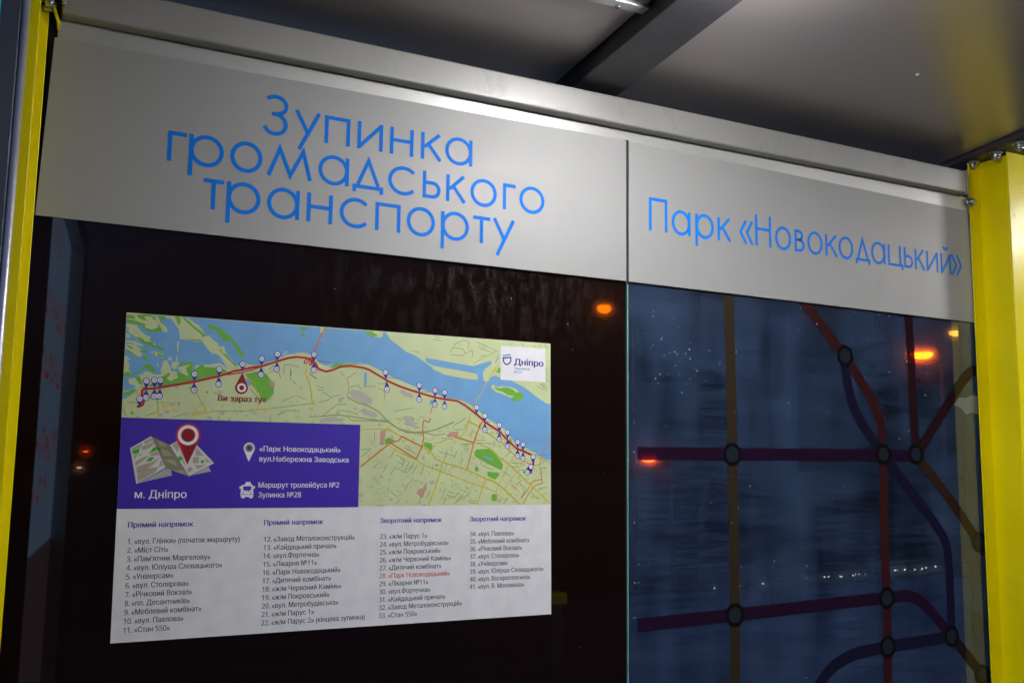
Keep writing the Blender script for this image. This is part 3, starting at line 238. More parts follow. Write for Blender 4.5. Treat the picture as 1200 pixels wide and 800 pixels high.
class MB:
    """collects shapes and links them as one mesh object"""
    def __init__(s):
        s.v, s.f, s.mi, s.sm = [], [], [], []
        s.mats = []
    def m(s, mat):
        if mat not in s.mats: s.mats.append(mat)
        return s.mats.index(mat)
    def add(s, vs, fs, mat, smooth=False):
        o = len(s.v); k = s.m(mat)
        s.v += [tuple(v) for v in vs]
        for f in fs:
            s.f.append(tuple(o + i for i in f)); s.mi.append(k); s.sm.append(smooth)
    def box(s, x0, x1, y0, y1, z0, z1, mat, bevel=0.0, slope=0.0, seg=2):
        bm = bmesh.new()
        bmesh.ops.create_cube(bm, size=1.0)
        for v in bm.verts:
            v.co = Vector(((x0 + x1) / 2 + v.co.x * (x1 - x0), (y0 + y1) / 2 + v.co.y * (y1 - y0), (z0 + z1) / 2 + v.co.z * (z1 - z0)))
        if bevel:
            bmesh.ops.bevel(bm, geom=list(bm.edges), offset=bevel, segments=seg, profile=0.5, affect='EDGES')
        bm.verts.index_update()
        vs = [(v.co.x, v.co.y, v.co.z - slope * v.co.y) for v in bm.verts]
        fs = [[v.index for v in f.verts] for f in bm.faces]
        bm.free()
        s.add(vs, fs, mat)
    def sheet(s, outer, y, mat, holes=(), front=True):
        """flat filled outline in the wall plane (x, z), facing the street (-y)"""
        loops = [[Vector((p[0], p[1], 0)) for p in outer]] + [[Vector((p[0], p[1], 0)) for p in h] for h in holes]
        tris = tessellate_polygon(loops)
        pts = [p for l in loops for p in l]
        fs = []
        for t in tris:
            a, b, c = (pts[i] for i in t)
            cr = (b - a).cross(c - a).z
            if abs(cr) < 1e-14: continue
            fs.append(t if cr > 0 else t[::-1])
        s.add([(p.x, y, p.y) for p in pts], fs, mat)
    def ribbon(s, pts, w, y, mat, closed=False, miter=3.0):
        """band of width w along a line in the wall plane"""
        P = [Vector((p[0], p[1])) for p in pts]
        Q = [P[0]]
        for p in P[1:]:
            if (p - Q[-1]).length > 1e-6: Q.append(p)
        if closed and (Q[0] - Q[-1]).length < 1e-6: Q.pop()
        P = Q; n = len(P)
        if n < 2: return
        L, Rr = [], []
        for i in range(n):
            a = P[i] - P[i - 1] if (i > 0 or closed) else P[1] - P[0]
            b = P[(i + 1) % n] - P[i] if (i < n - 1 or closed) else P[-1] - P[-2]
            a.normalize(); b.normalize()
            na, nb = Vector((-a.y, a.x)), Vector((-b.y, b.x))
            t = na + nb
            if t.length < 1e-4: t = na.copy()
            t.normalize()
            k = min(miter, 1.0 / max(0.2, t.dot(na)))
            L.append(P[i] + t * (w / 2 * k)); Rr.append(P[i] - t * (w / 2 * k))
        vs = [(p.x, y, p.y) for p in L] + [(p.x, y, p.y) for p in Rr]
        fs = []
        for i in range(n if closed else n - 1):
            j = (i + 1) % n
            fs.append((n + i, n + j, j, i))
        s.add(vs, fs, mat)
    def tube(s, pts, r, mat, seg=10, cap=True):
        P = [Vector(p) for p in pts]; n = len(P)
        rs = r if isinstance(r, (list, tuple)) else [r] * n
        vs, fs = [], []
        ref = Vector((0, 0, 1))
        for i in range(n):
            d = (P[min(i + 1, n - 1)] - P[max(i - 1, 0)]).normalized()
            a = d.cross(ref)
            if a.length < 1e-3: a = d.cross(Vector((1, 0, 0)))
            a.normalize(); b = d.cross(a)
            for k in range(seg):
                t = 2 * math.pi * k / seg
                vs.append(P[i] + (a * math.cos(t) + b * math.sin(t)) * rs[i])
        for i in range(n - 1):
            for k in range(seg):
                k2 = (k + 1) % seg
                fs.append((i * seg + k, i * seg + k2, (i + 1) * seg + k2, (i + 1) * seg + k))
        if cap:
            fs.append(tuple(range(seg - 1, -1, -1))); fs.append(tuple((n - 1) * seg + k for k in range(seg)))
        s.add(vs, fs, mat, True)
    def ball(s, c, r, mat, sx=1, sy=1, sz=1, seg=12, rings=8):
        vs = [(c[0], c[1], c[2] + r * sz)]; fs = []
        for i in range(1, rings):
            t = math.pi * i / rings
            for k in range(seg):
                p = 2 * math.pi * k / seg
                vs.append((c[0] + r * sx * math.sin(t) * math.cos(p), c[1] + r * sy * math.sin(t) * math.sin(p), c[2] + r * sz * math.cos(t)))
        vs.append((c[0], c[1], c[2] - r * sz))
        for k in range(seg):
            fs.append((0, 1 + k, 1 + (k + 1) % seg)); fs.append((len(vs) - 1, 1 + (rings - 2) * seg + (k + 1) % seg, 1 + (rings - 2) * seg + k))
        for i in range(rings - 2):
            for k in range(seg):
                k2 = (k + 1) % seg
                fs.append((1 + i * seg + k, 1 + (i + 1) * seg + k, 1 + (i + 1) * seg + k2, 1 + i * seg + k2))
        s.add(vs, fs, mat, True)
    def build(s, name, parent=None, origin=None):
        root = parent
        while root is not None and root.parent is not None: root = root.parent
        off = Vector(root.location) if root is not None else Vector(origin or (0, 0, 0))
        me = bpy.data.meshes.new(name)
        me.from_pydata([Vector(v) - off for v in s.v], [], s.f)
        for mt in s.mats: me.materials.append(mt)
        for p, k, sm in zip(me.polygons, s.mi, s.sm):
            p.material_index = k; p.use_smooth = sm
        me.update()
        o = bpy.data.objects.new(name, me)
        COL.objects.link(o)
        if parent is not None: o.parent = parent
        else: o.location = off
        return o

def tag(o, label=None, cat=None, group=None, kind=None):
    if label: o['label'] = label
    if cat: o['category'] = cat
    if group: o['group'] = group
    if kind: o['kind'] = kind
    return o

def thing(name, loc, label, cat, group=None):
    o = bpy.data.objects.new(name, None)
    o.empty_display_size = 0.1
    o.location = loc
    COL.objects.link(o)
    return tag(o, label, cat, group)

def copy_tree(o, parent=None):
    c = o.copy(); COL.objects.link(c)
    if parent is not None: c.parent = parent
    for ch in [k for k in scene.objects if k.parent == o]: copy_tree(ch, c)
    return c

def ell(cx, cz, rx, rz, a0=0.0, a1=360.0, n=40):
    full = abs(a1 - a0) >= 359.9
    k = n if full else n + 1
    return [(cx + rx * math.cos(math.radians(a0 + (a1 - a0) * i / n)), cz + rz * math.sin(math.radians(a0 + (a1 - a0) * i / n))) for i in range(k)]

# small printed type: outlines of the built-in font, filled in thin level bands (non-zero rule)
_type_cache = {}
def type_bands(body):
    if body in _type_cache: return _type_cache[body]
    cu = bpy.data.curves.new("type", 'FONT'); cu.body = ''.join(chr(0x1D7E2 + ord(c) - 48) if c.isdigit() else c for c in body)
    ob = bpy.data.objects.new("type", cu); COL.objects.link(ob)
    dg = bpy.context.evaluated_depsgraph_get()
    res = ob.evaluated_get(dg).to_curve(dg, apply_modifiers=False)
    edges = []
    for sp in res.splines:
        bp = sp.bezier_points; pts = []; n = len(bp)
        for i in range(n):
            a, c = bp[i], bp[(i + 1) % n]
            pts += [(q.x, q.y) for q in interpolate_bezier(a.co, a.handle_right, c.handle_left, c.co, 6)[:-1]]
        for i in range(len(pts)):
            p, q = pts[i - 1], pts[i]
            if abs(p[1] - q[1]) > 1e-6: edges.append((p, q))
    bpy.data.objects.remove(ob)
    h = 0.546 / 26
    bands = []
    y0 = min(min(p[1], q[1]) for p, q in edges); y1 = max(max(p[1], q[1]) for p, q in edges)
    for k in range(math.floor(y0 / h), math.ceil(y1 / h)):
        m = (k + 0.5) * h; cr = []
        for p, q in edges:
            if (p[1] > m) != (q[1] > m):
                sl = (q[0] - p[0]) / (q[1] - p[1])
                d = max(-0.035, min(0.035, sl * h / 2))
                cr.append((p[0] + sl * (m - p[1]), d, 1 if q[1] > p[1] else -1))
        cr.sort(); wn_ = 0
        for i, c in enumerate(cr):
            if wn_ == 0: st = c
            wn_ += c[2]
            if wn_ == 0: bands.append((k * h, (k + 1) * h, st[0], st[1], c[0], c[1]))
    r = (bands, min(b[2] for b in bands), max(b[4] for b in bands))
    _type_cache[body] = r
    return r

def set_type(mb, body, u, v, xh, width, mat, y, frame, bold=0.0, sx=None, align='l'):
    """print a line: (u, v) baseline start, xh = x-height, width = target length (or sx ratio)"""
    bands, x0, x1 = type_bands(body)
    sy = xh / 0.546
    if sx is None: sx = width / (x1 - x0)
    else: sx = sx * sy
    du = {'l': 0.0, 'c': -(x1 - x0) * sx / 2}[align]
    X = lambda x: u + du + (x - x0) * sx
    for ya, yb, xa, da, xb, db in bands:
        q = [frame(X(xa - da - bold), v - ya * sy), frame(X(xb - db + bold), v - ya * sy), frame(X(xb + db + bold), v - yb * sy), frame(X(xa + da - bold), v - yb * sy)]
        mb.add([(p[0], y, p[1]) for p in q], [(0, 1, 2, 3)], mat)
    return (x1 - x0) * sx


# ------------------------------------------------------------------ materials
M_yellow = surface("yellow_paint", (0.92, 0.78, 0.0), 0.36, 0.0, 0.05, 5.0, bump=0.12, bscale=180, spec=0.35)
def wear(mt, chip, scale, lo, hi, amt=0.85):
    """small chips and grime spots with a shape of their own, over the paint"""
    nt = mt.node_tree; b = nt.nodes["Principled BSDF"]
    src = b.inputs['Base Color'].links[0].from_socket
    rp, nz = noise_mix(nt, 0.0, amt, scale, 9, (1, 1, 0.55), lo, hi)
    nz.inputs['Roughness'].default_value = 0.72
    mx = nt.nodes.new("ShaderNodeMix"); mx.data_type = 'RGBA'
    nt.links.new(rp.outputs[0], mx.inputs[0]); nt.links.new(src, mx.inputs[6]); mx.inputs[7].default_value = (*chip, 1)
    nt.links.new(mx.outputs[2], b.inputs['Base Color'])
wear(M_yellow, (0.16, 0.12, 0.03), 16.0, 0.66, 0.72, 0.8)
wear(M_yellow, (0.42, 0.33, 0.02), 5.0, 0.55, 0.78, 0.22)
M_sign = surface("silver_sign_panel", (0.335, 0.337, 0.335), 0.58, 0.28, 0.02, 4.0, (1, 1, 1), bump=0.04, bscale=4, rvar=0.02)
wear(M_sign, (0.20, 0.19, 0.175), 7.0, 0.60, 0.78, 0.18)
wear(M_sign, (0.16, 0.15, 0.14), 60.0, 0.70, 0.74, 0.7)
M_rail = surface("galvanised_rail", (0.36, 0.355, 0.345), 0.46, 0.40, 0.04, 3.0, (1, 1, 1), bump=0.03, bscale=400)
wear(M_rail, (0.17, 0.165, 0.15), 9.0, 0.58, 0.75, 0.5)
M_strip = surface("bright_aluminium", (0.60, 0.60, 0.59), 0.34, 0.5, 0.02, 2.0, rvar=0.015)
M_roof = surface("grey_roof_sheet", (0.50, 0.455, 0.44), 0.31, 0.52, 0.02, 1.2, (1, 1, 1), bump=0.10, bscale=3, rvar=0.012)
wear(M_roof, (0.26, 0.235, 0.21), 2.2, 0.52, 0.78, 0.13)
M_beam = surface("dark_beam_paint", (0.062, 0.058, 0.066), 0.45, 0.1, 0.12, 9.0)
M_steel = surface("zinc_bolt", (0.55, 0.55, 0.55), 0.28, 0.9, 0.15, 60.0)
M_black = surface("black_rubber_and_shade", (0.012, 0.011, 0.011), 0.6)
M_ltr_l = surface("blue_vinyl", (0.0, 0.185, 0.74), 0.5, 0.0, 0.02, 20.0, spec=0.12)
M_concrete = surface("paving", (0.20, 0.195, 0.185), 0.85, 0.0, 0.2, 3.0, bump=0.3)
M_asphalt = surface("asphalt", (0.05, 0.05, 0.052), 0.8, 0.0, 0.25, 8.0, bump=0.4)
M_earth = surface("dark_bank_grass", (0.03, 0.035, 0.018), 0.95, 0.0, 0.4, 0.3, bump=0.3)
M_frame = surface("slate_frame_paint", (0.085, 0.10, 0.135), 0.42, 0.2, 0.08, 8.0)
M_framelt = surface("aluminium_edge", (0.55, 0.55, 0.60), 0.35, 0.5, 0.06, 8.0)
M_darkframe = surface("dark_frame", (0.10, 0.10, 0.105), 0.5, 0.2, 0.1, 8.0)
M_paper = print_ink("poster_paper", (0.80, 0.80, 0.83), 0.40)
M_land = surface("ink_land", (0.60, 0.68, 0.37), 0.42, 0.0, 0.05, 14.0)
M_water_ink = print_ink("ink_water", (0.17, 0.40, 0.70))
M_isle = print_ink("ink_island", (0.59, 0.66, 0.36))
M_wood = print_ink("ink_wood", (0.165, 0.46, 0.05))
M_lightgreen = print_ink("ink_light_green", (0.50, 0.62, 0.25))
M_greyink = print_ink("ink_grey", (0.50, 0.48, 0.42))
M_pink = print_ink("ink_pink", (0.58, 0.32, 0.25))
M_sand = print_ink("ink_sand", (0.68, 0.60, 0.22))
M_yel_ink = print_ink("ink_yellow_road", (0.66, 0.52, 0.02))
M_org_ink = print_ink("ink_orange_road", (0.60, 0.20, 0.04))
M_olive = print_ink("ink_rail_line", (0.34, 0.37, 0.18))
M_street = print_ink("ink_street", (0.19, 0.22, 0.16))
M_route = print_ink("ink_route_red", (0.48, 0.012, 0.008))
M_pin = print_ink("ink_pin_blue", (0.035, 0.025, 0.36))
M_white = print_ink("ink_white", (0.80, 0.80, 0.84))
M_banner = print_ink("ink_violet", (0.055, 0.024, 0.42))
M_dred = print_ink("ink_dark_red", (0.27, 0.010, 0.016))
M_red = print_ink("ink_red", (0.55, 0.012, 0.03))
M_redtext = print_ink("ink_red_text", (0.62, 0.03, 0.02))
M_text = print_ink("ink_text", (0.030, 0.030, 0.045))
M_head = print_ink("ink_heading", (0.045, 0.025, 0.36))
M_navy = print_ink("ink_navy", (0.012, 0.035, 0.26))
M_teal = print_ink("ink_teal", (0.02, 0.24, 0.42))
M_leaf = print_ink("ink_map_leaf", (0.66, 0.64, 0.60))
M_leafd = print_ink("ink_map_fold", (0.24, 0.22, 0.18))
M_block = print_ink("ink_map_block", (0.43, 0.37, 0.30))
M_green2 = print_ink("ink_map_green", (0.05, 0.42, 0.015))
M_dgreen = print_ink("ink_map_green_dark", (0.03, 0.22, 0.01))
M_olive2 = print_ink("ink_pin_olive", (0.30, 0.32, 0.08))
M_backleaf = print_ink("ink_map_back", (0.42, 0.42, 0.40))

def glass_front(name, tint, film, film_share, scatter, gloss_rough, dirt=None, weave=False, back=False, ior=1.5):
    """front skin of a pane: film that lets light through, scatters a little of it, and mirrors the shelter"""
    mt = bpy.data.materials.new(name); mt.use_nodes = True
    nt = mt.node_tree; nt.nodes.clear(); N = nt.nodes.new; Lk = nt.links.new
    out = N("ShaderNodeOutputMaterial")
    tr = N("ShaderNodeBsdfTransparent"); tr.inputs[0].default_value = (*tint, 1)
    df = N("ShaderNodeBsdfDiffuse"); df.inputs[0].default_value = (*film, 1)
    base = tr
    tc = N("ShaderNodeTexCoord")
    if scatter:
        ge = N("ShaderNodeNewGeometry")
        grain = N("ShaderNodeTexNoise"); grain.inputs['Scale'].default_value = 260.0; grain.inputs['Detail'].default_value = 2
        Lk(tc.outputs['Object'], grain.inputs[0])
        for rough_, share in ((0.21, scatter), (0.42, scatter * 0.22)):      # haze scatters about the straight way through
            rf = N("ShaderNodeBsdfRefraction"); rf.inputs['Color'].default_value = (*tint, 1)
            rf.inputs['IOR'].default_value = 1.12; rf.inputs['Roughness'].default_value = rough_
            Lk(ge.outputs['Incoming'], rf.inputs['Normal'])
            mr = N("ShaderNodeMapRange"); mr.inputs[1].default_value = 0.35; mr.inputs[2].default_value = 0.65
            mr.inputs[3].default_value = share * 0.35; mr.inputs[4].default_value = min(1.0, share * 1.65)
            Lk(grain.outputs[0], mr.inputs[0])
            mx = N("ShaderNodeMixShader"); Lk(mr.outputs[0], mx.inputs[0])
            Lk(base.outputs[0], mx.inputs[1]); Lk(rf.outputs[0], mx.inputs[2]); base = mx
    m1 = N("ShaderNodeMixShader"); m1.inputs[0].default_value = film_share
    Lk(base.outputs[0], m1.inputs[1]); Lk(df.outputs[0], m1.inputs[2])
    if weave:
        mp = N("ShaderNodeMapping"); mp.inputs['Scale'].default_value = (1.0, 1, 0.22)
        nz = N("ShaderNodeTexNoise"); nz.inputs['Scale'].default_value = 7.0; nz.inputs['Detail'].default_value = 6; nz.inputs['Distortion'].default_value = 0.4
        Lk(tc.outputs['Object'], mp.inputs[0]); Lk(mp.outputs[0], nz.inputs[0])
        mp2 = N("ShaderNodeMapping"); mp2.inputs['Scale'].default_value = (0.12, 1, 3)
        nz2 = N("ShaderNodeTexNoise"); nz2.inputs['Scale'].default_value = 60.0; nz2.inputs['Detail'].default_value = 3
        Lk(tc.outputs['Object'], mp2.inputs[0]); Lk(mp2.outputs[0], nz2.inputs[0])
        ad = N("ShaderNodeMath"); ad.operation = 'MULTIPLY_ADD'
        Lk(nz2.outputs[0], ad.inputs[0]); ad.inputs[1].default_value = 0.45; Lk(nz.outputs[0], ad.inputs[2])
        mp4 = N("ShaderNodeMapping"); mp4.inputs['Scale'].default_value = (0.5, 1, 2.2)       # wiped smears
        nz4 = N("ShaderNodeTexNoise"); nz4.inputs['Scale'].default_value = 5.0; nz4.inputs['Detail'].default_value = 4
        Lk(tc.outputs['Object'], mp4.inputs[0]); Lk(mp4.outputs[0], nz4.inputs[0])
        ad2 = N("ShaderNodeMath"); ad2.operation = 'MULTIPLY_ADD'; Lk(nz4.outputs[0], ad2.inputs[0]); ad2.inputs[1].default_value = 0.6; Lk(ad.outputs[0], ad2.inputs[2]); ad = ad2
        rg = N("ShaderNodeMapRange"); rg.inputs[1].default_value = 0.80; rg.inputs[2].default_value = 1.28
        rg.inputs[3].default_value = film_share * 0.25; rg.inputs[4].default_value = min(1.0, film_share * 2.3)
        Lk(ad.outputs[0], rg.inputs[0]); Lk(rg.outputs[0], m1.inputs[0])
    last = m1
    if dirt:
        cx, cz, rx, rz, amt = dirt
        dd = N("ShaderNodeBsdfDiffuse"); dd.inputs[0].default_value = (0.42, 0.40, 0.40, 1)
        sep = N("ShaderNodeSeparateXYZ"); Lk(tc.outputs['Object'], sep.inputs[0])
        def fall(sock, c, r):
            a = N("ShaderNodeMath"); a.operation = 'SUBTRACT'; Lk(sock, a.inputs[0]); a.inputs[1].default_value = c
            b = N("ShaderNodeMath"); b.operation = 'DIVIDE'; Lk(a.outputs[0], b.inputs[0]); b.inputs[1].default_value = r
            c_ = N("ShaderNodeMath"); c_.operation = 'POWER'; Lk(b.outputs[0], c_.inputs[0]); c_.inputs[1].default_value = 2
            return c_
        s_ = N("ShaderNodeMath"); s_.operation = 'ADD'
        Lk(fall(sep.outputs[0], cx, rx).outputs[0], s_.inputs[0]); Lk(fall(sep.outputs[2], cz, rz).outputs[0], s_.inputs[1])
        e_ = N("ShaderNodeMath"); e_.operation = 'MULTIPLY'; Lk(s_.outputs[0], e_.inputs[0]); e_.inputs[1].default_value = -1
        g_ = N("ShaderNodeMath"); g_.operation = 'EXPONENT'; Lk(e_.outputs[0], g_.inputs[0])
        mp3 = N("ShaderNodeMapping"); mp3.inputs['Scale'].default_value = (2.2, 1, 0.9)
        nz3 = N("ShaderNodeTexNoise"); nz3.inputs['Scale'].default_value = 18.0; nz3.inputs['Detail'].default_value = 8; nz3.inputs['Roughness'].default_value = 0.7
        Lk(tc.outputs['Object'], mp3.inputs[0]); Lk(mp3.outputs[0], nz3.inputs[0])
        rp = N("ShaderNodeMapRange"); rp.inputs[1].default_value = 0.47; rp.inputs[2].default_value = 0.8; rp.inputs[3].default_value = 0.0; rp.inputs[4].default_value = amt
        Lk(nz3.outputs[0], rp.inputs[0])
        k_ = N("ShaderNodeMath"); k_.operation = 'MULTIPLY'; Lk(g_.outputs[0], k_.inputs[0]); Lk(rp.outputs[0], k_.inputs[1])
        md = N("ShaderNodeMixShader"); Lk(k_.outputs[0], md.inputs[0]); Lk(last.outputs[0], md.inputs[1]); Lk(dd.outputs[0], md.inputs[2])
        last = md
    gl = N("ShaderNodeBsdfGlossy"); gl.inputs['Roughness'].default_value = gloss_rough
    fr = N("ShaderNodeFresnel"); fr.inputs[0].default_value = ior
    fm = N("ShaderNodeMixShader"); fm.inputs[0].default_value = 0.05
    if not back: Lk(fr.outputs[0], fm.inputs[0])
    Lk(last.outputs[0], fm.inputs[1]); Lk(gl.outputs[0], fm.inputs[2])
    Lk(fm.outputs[0], out.inputs[0])
    return mt

M_pane_dark = glass_front("brown_black_film", (0.13, 0.085, 0.075), (0.017, 0.008, 0.007), 0.42, 0.5, 0.03, dirt=(0.25, 1.71, 0.28, 0.15, 0.13))
M_pane_blue = glass_front("blue_grey_film", (0.46, 0.62, 0.92), (0.062, 0.105, 0.21), 0.28, 0.42, 0.05, weave=True, ior=2.2)
M_clear = glass_front("clear_glass", (0.93, 0.97, 0.95), (0.3, 0.4, 0.38), 0.01, 0.0, 0.01, back=True)
M_edge = surface("green_glass_edge", (0.22, 0.52, 0.42), 0.25, 0.0, 0.1, 10.0)
def film(name, tint, col, share):
    return glass_front(name, tint, col, share, 0.0, 0.08)
M_f_brown = film("film_brown", (0.20, 0.115, 0.035), (0.057, 0.041, 0.024), 0.6)
M_f_mag = film("film_magenta", (0.12, 0.012, 0.09), (0.029, 0.011, 0.036), 0.6)
M_f_red = film("film_red", (0.18, 0.028, 0.02), (0.064, 0.018, 0.020), 0.6)
M_f_violet = film("film_violet", (0.04, 0.025, 0.12), (0.018, 0.016, 0.046), 0.6)
M_f_maroon = film("film_maroon", (0.12, 0.02, 0.02), (0.038, 0.015, 0.020), 0.6)
M_f_rust = film("film_rust", (0.20, 0.06, 0.025), (0.057, 0.027, 0.020), 0.6)
M_f_ring = film("film_ring", (0.05, 0.055, 0.06), (0.008, 0.008, 0.009), 0.8)
M_f_ringin = film("film_ring_inside", (0.30, 0.36, 0.46), (0.026, 0.034, 0.048), 0.6)
M_speck = surface("white_paint_speck", (0.30, 0.34, 0.40), 0.6)
M_patch = surface("bared_glass_patch", (0.22, 0.25, 0.19), 0.5, 0.0, 0.08, 20.0)

SLOPE = 0.09      # the roof rises towards the street (-y)

# ------------------------------------------------------------------ ground, river, far bank
mb = MB()
prof = [(-900, -0.14), (-3.6, -0.14), (-3.6, -0.02), (9.0, -0.02), (13.0, -5.0), (38.0, -5.2), (100.0, -17.0), (126.0, -17.0), (128.0, -19.5), (2600, -19.5), (2700, -15.0), (3600, -14.0)]
vs = []; fs = []
for x in (-3000, -400, -60, -10, 20, 80, 500, 5000):
    vs += [(x, y, z) for y, z in prof]
n = len(prof)
for i in range(7):
    for j in range(n - 1):
        fs.append((i * n + j, (i + 1) * n + j, (i + 1) * n + j + 1, i * n + j + 1))
mb.add(vs, fs, M_earth)
tag(mb.build("ground"), kind='structure')
mb = MB(); mb.box(-12, 14, -3.55, 8.9, -0.02 + 0.004, 0.0, M_concrete); tag(mb.build("pavement"), kind='structure')
mb = MB(); mb.box(-300, 300, -14.0, -3.75, -0.136, -0.125, M_asphalt); tag(mb.build("road"), kind='structure')
mb = MB(); mb.box(-300, 300, -3.75, -3.56, -0.3, 0.004, M_concrete, 0.02); tag(mb.build("kerb"), kind='structure')
M_river, nt_, b_ = new_mat("night_river")
b_.inputs['Base Color'].default_value = (0.01, 0.016, 0.022, 1); b_.inputs['Roughness'].default_value = 0.3
bp_ = nt_.nodes.new("ShaderNodeBump"); bp_.inputs['Strength'].default_value = 0.5; bp_.inputs['Distance'].default_value = 0.3
nz_ = nt_.nodes.new("ShaderNodeTexNoise"); nz_.inputs['Scale'].default_value = 0.5; nz_.inputs['Detail'].default_value = 3
tc_ = nt_.nodes.new("ShaderNodeTexCoord"); nt_.links.new(tc_.outputs['Object'], nz_.inputs[0]); nt_.links.new(nz_.outputs[0], bp_.inputs['Height']); nt_.links.new(bp_.outputs[0], b_.inputs['Normal'])
mb = MB(); mb.add([(-3000, 127.0, -18.0), (5000, 127.0, -18.0), (5000, 2690, -18.0), (-3000, 2690, -18.0)], [(0, 1, 2, 3)], M_river)
tag(mb.build("river_water"), kind='structure')

# ------------------------------------------------------------------ bus shelter: frame, columns, rails, roof
shelter = thing("bus_shelter", (1.25, 0.0, 0.0), "bus shelter with yellow steel columns, grey sheet roof and grey rail above the signs", "bus shelter")

def column(web_x, side, glass_x):
    """cold bent Z column: lip beside the glass, web standing out from the wall, flange turned outwards"""
    c = MB(); t = 0.004; H = 2.545
    lo, hi = (min(glass_x, web_x), max(glass_x, web_x))
    c.box(lo, hi, -0.012, -0.008, 0.0, H - 0.006, M_yellow, 0.0012)
    c.box(web_x - t / 2, web_x + t / 2, -0.104, -0.0121, 0.0, H, M_yellow, 0.0012)
    a, b = (web_x - t / 2, web_x + 0.075) if side > 0 else (web_x - 0.075, web_x + t / 2)
    c.box(a, b, -0.1085, -0.1042, 0.0, H + 0.01, M_yellow, 0.0015)
    return c.build("column", shelter)
column(2.5345, 1, 2.4878)
column(-0.0150, -1, 0.0015)
mb = MB(); mb.box(4.90, 4.98, -0.09, 0.0, 0.0, 2.55, M_yellow, 0.003); mb.build("column", shelter)

def bolt(x, y, z, axis='z', r=0.0145):
    b = MB()
    if axis == 'z':
        b.tube([(x, y, z), (x, y, z - 0.003)], r * 1.35, M_steel, 16)
        b.tube([(x, y, z - 0.003), (x, y, z - 0.013), (x, y, z - 0.017)], [r, r, r * 0.7], M_steel, 6)
        b.ball((x, y, z - 0.016), r * 0.75, M_steel, sz=0.8)
    else:
        b.tube([(x, y, z), (x, y - 0.003, z)], r * 1.35, M_steel, 16)
        b.tube([(x, y - 0.003, z), (x, y - 0.013, z), (x, y - 0.017, z)], [r, r, r * 0.7], M_steel, 6)
    return b.build("bolt", shelter)
for yy in (0.064, -0.013, -0.092, -0.169, -0.25): bolt(2.505, yy, 2.543 - SLOPE * yy)
bolt(2.485, -0.014, 2.418, 'y', 0.011)
bolt(0.0, -0.016, 2.455, 'y', 0.010)

mb = MB(); mb.box(0.022, 2.448, -0.035, 0.03, 2.4365, 2.504, M_rail, 0.005, seg=3)
rail = mb.build("top_rail", shelter)
M_cap0 = surface("white_rivet_head", (0.8, 0.8, 0.8), 0.4)
mb = MB(); mb.box(1.2738, 1.2814, -0.0049, -0.0042, 2.055, 2.412, M_black); mb.build("joint_seal", shelter)
rv = MB(); rv.ball((1.915, -0.325, 2.588), 0.0055, M_cap0, 1, 1, 0.6); rv.build("rivet", shelter)
mb = MB(); mb.box(2.4485, 2.4525, -0.037, 0.034, 2.434, 2.507, M_rail, 0.0015); mb.build("end_plate", rail)
mb = MB()
for k in range(7):
    mb.ball((0.024 + random.uniform(-0.002, 0.004), -0.034 + random.uniform(-0.003, 0.003), 2.455 + k * 0.007), random.uniform(0.003, 0.0045), M_rail)
mb.build("weld_bead", rail)
mb = MB(); mb.box(0.018, 2.492, -0.004, 0.004, 2.385, 2.4362, M_strip, 0.001); mb.build("cover_strip", shelter)
mb = MB(); mb.box(-0.03, 2.56, 0.012, 0.06, 2.08, 2.495, M_black, 0.003); mb.build("back_beam", shelter)
mb = MB(); mb.box(-0.03, 2.46, 0.27, 0.29, 2.40, 2.533, M_black); mb.build("sky_block_panel", shelter)  # added panel that keeps sky light from behind off the ceiling
mb = MB(); mb.box(2.472, 2.56, 0.030, 0.038, 0.0, 2.075, M_black, 0.003); mb.build("sky_block_bar", shelter)  # added dark plate, blocks the blue sky behind the pane's right edge
# roof sheets
mb = MB()
mb.box(-0.03, 1.12, -0.295, 0.30, 2.560, 2.564, M_roof, 0.0, SLOPE)
mb.build("roof_sheet", shelter)
mb = MB(); mb.box(-0.03, 1.12, -2.3, -0.322, 2.557, 2.561, M_roof, 0.0, SLOPE); mb.build("roof_sheet", shelter)
mb = MB(); mb.box(1.262, 2.462, -2.3, 0.30, 2.560, 2.564, M_roof, 0.0, SLOPE); mb.build("roof_sheet", shelter)
mb = MB(); mb.box(2.64, 5.0, -2.3, 0.30, 2.560, 2.564, M_roof, 0.0, SLOPE); mb.build("roof_sheet", shelter)
mb = MB(); mb.box(-0.1, 5.05, -2.35, 0.36, 2.60, 2.63, M_beam, 0.0, SLOPE); mb.build("roof_deck", shelter)
# bright seam profile between two roof sheets
mb = MB(); mb.box(-0.03, 1.126, -0.3215, -0.2955, 2.548, 2.575, M_strip, 0.002, SLOPE)
seam = mb.build("seam_profile", shelter)
sc = MB(); sc.tube([(1.060, -0.3015, 2.5755), (1.060, -0.3015, 2.5725)], 0.006, M_steel, 12); sc.build("screw", seam)
# beams that carry the roof
mb = MB(); mb.box(1.128, 1.254, -2.3, 0.012, 2.520, 2.598, M_beam, 0.003, SLOPE); mb.build("roof_beam", shelter)
mb = MB()
mb.box(2.470, 2.482, -2.3, 0.28, 2.546, 2.60, M_beam, 0.001, SLOPE)
mb.box(2.4825, 2.63, -2.3, 0.28, 2.545, 2.552, M_beam, 0.001, SLOPE)
mb.box(2.55, 2.556, -2.3, 0.28, 2.5525, 2.60, M_beam, 0.0, SLOPE)
mb.build("roof_beam", shelter)
mb = MB(); mb.box(3.36, 3.486, -2.3, 0.012, 2.520, 2.598, M_beam, 0.003, SLOPE); mb.build("roof_beam", shelter)
mb = MB(); mb.box(-0.03, 5.0, -2.36, -2.31, 2.50, 2.62, M_rail, 0.004, SLOPE); mb.build("front_fascia", shelter)

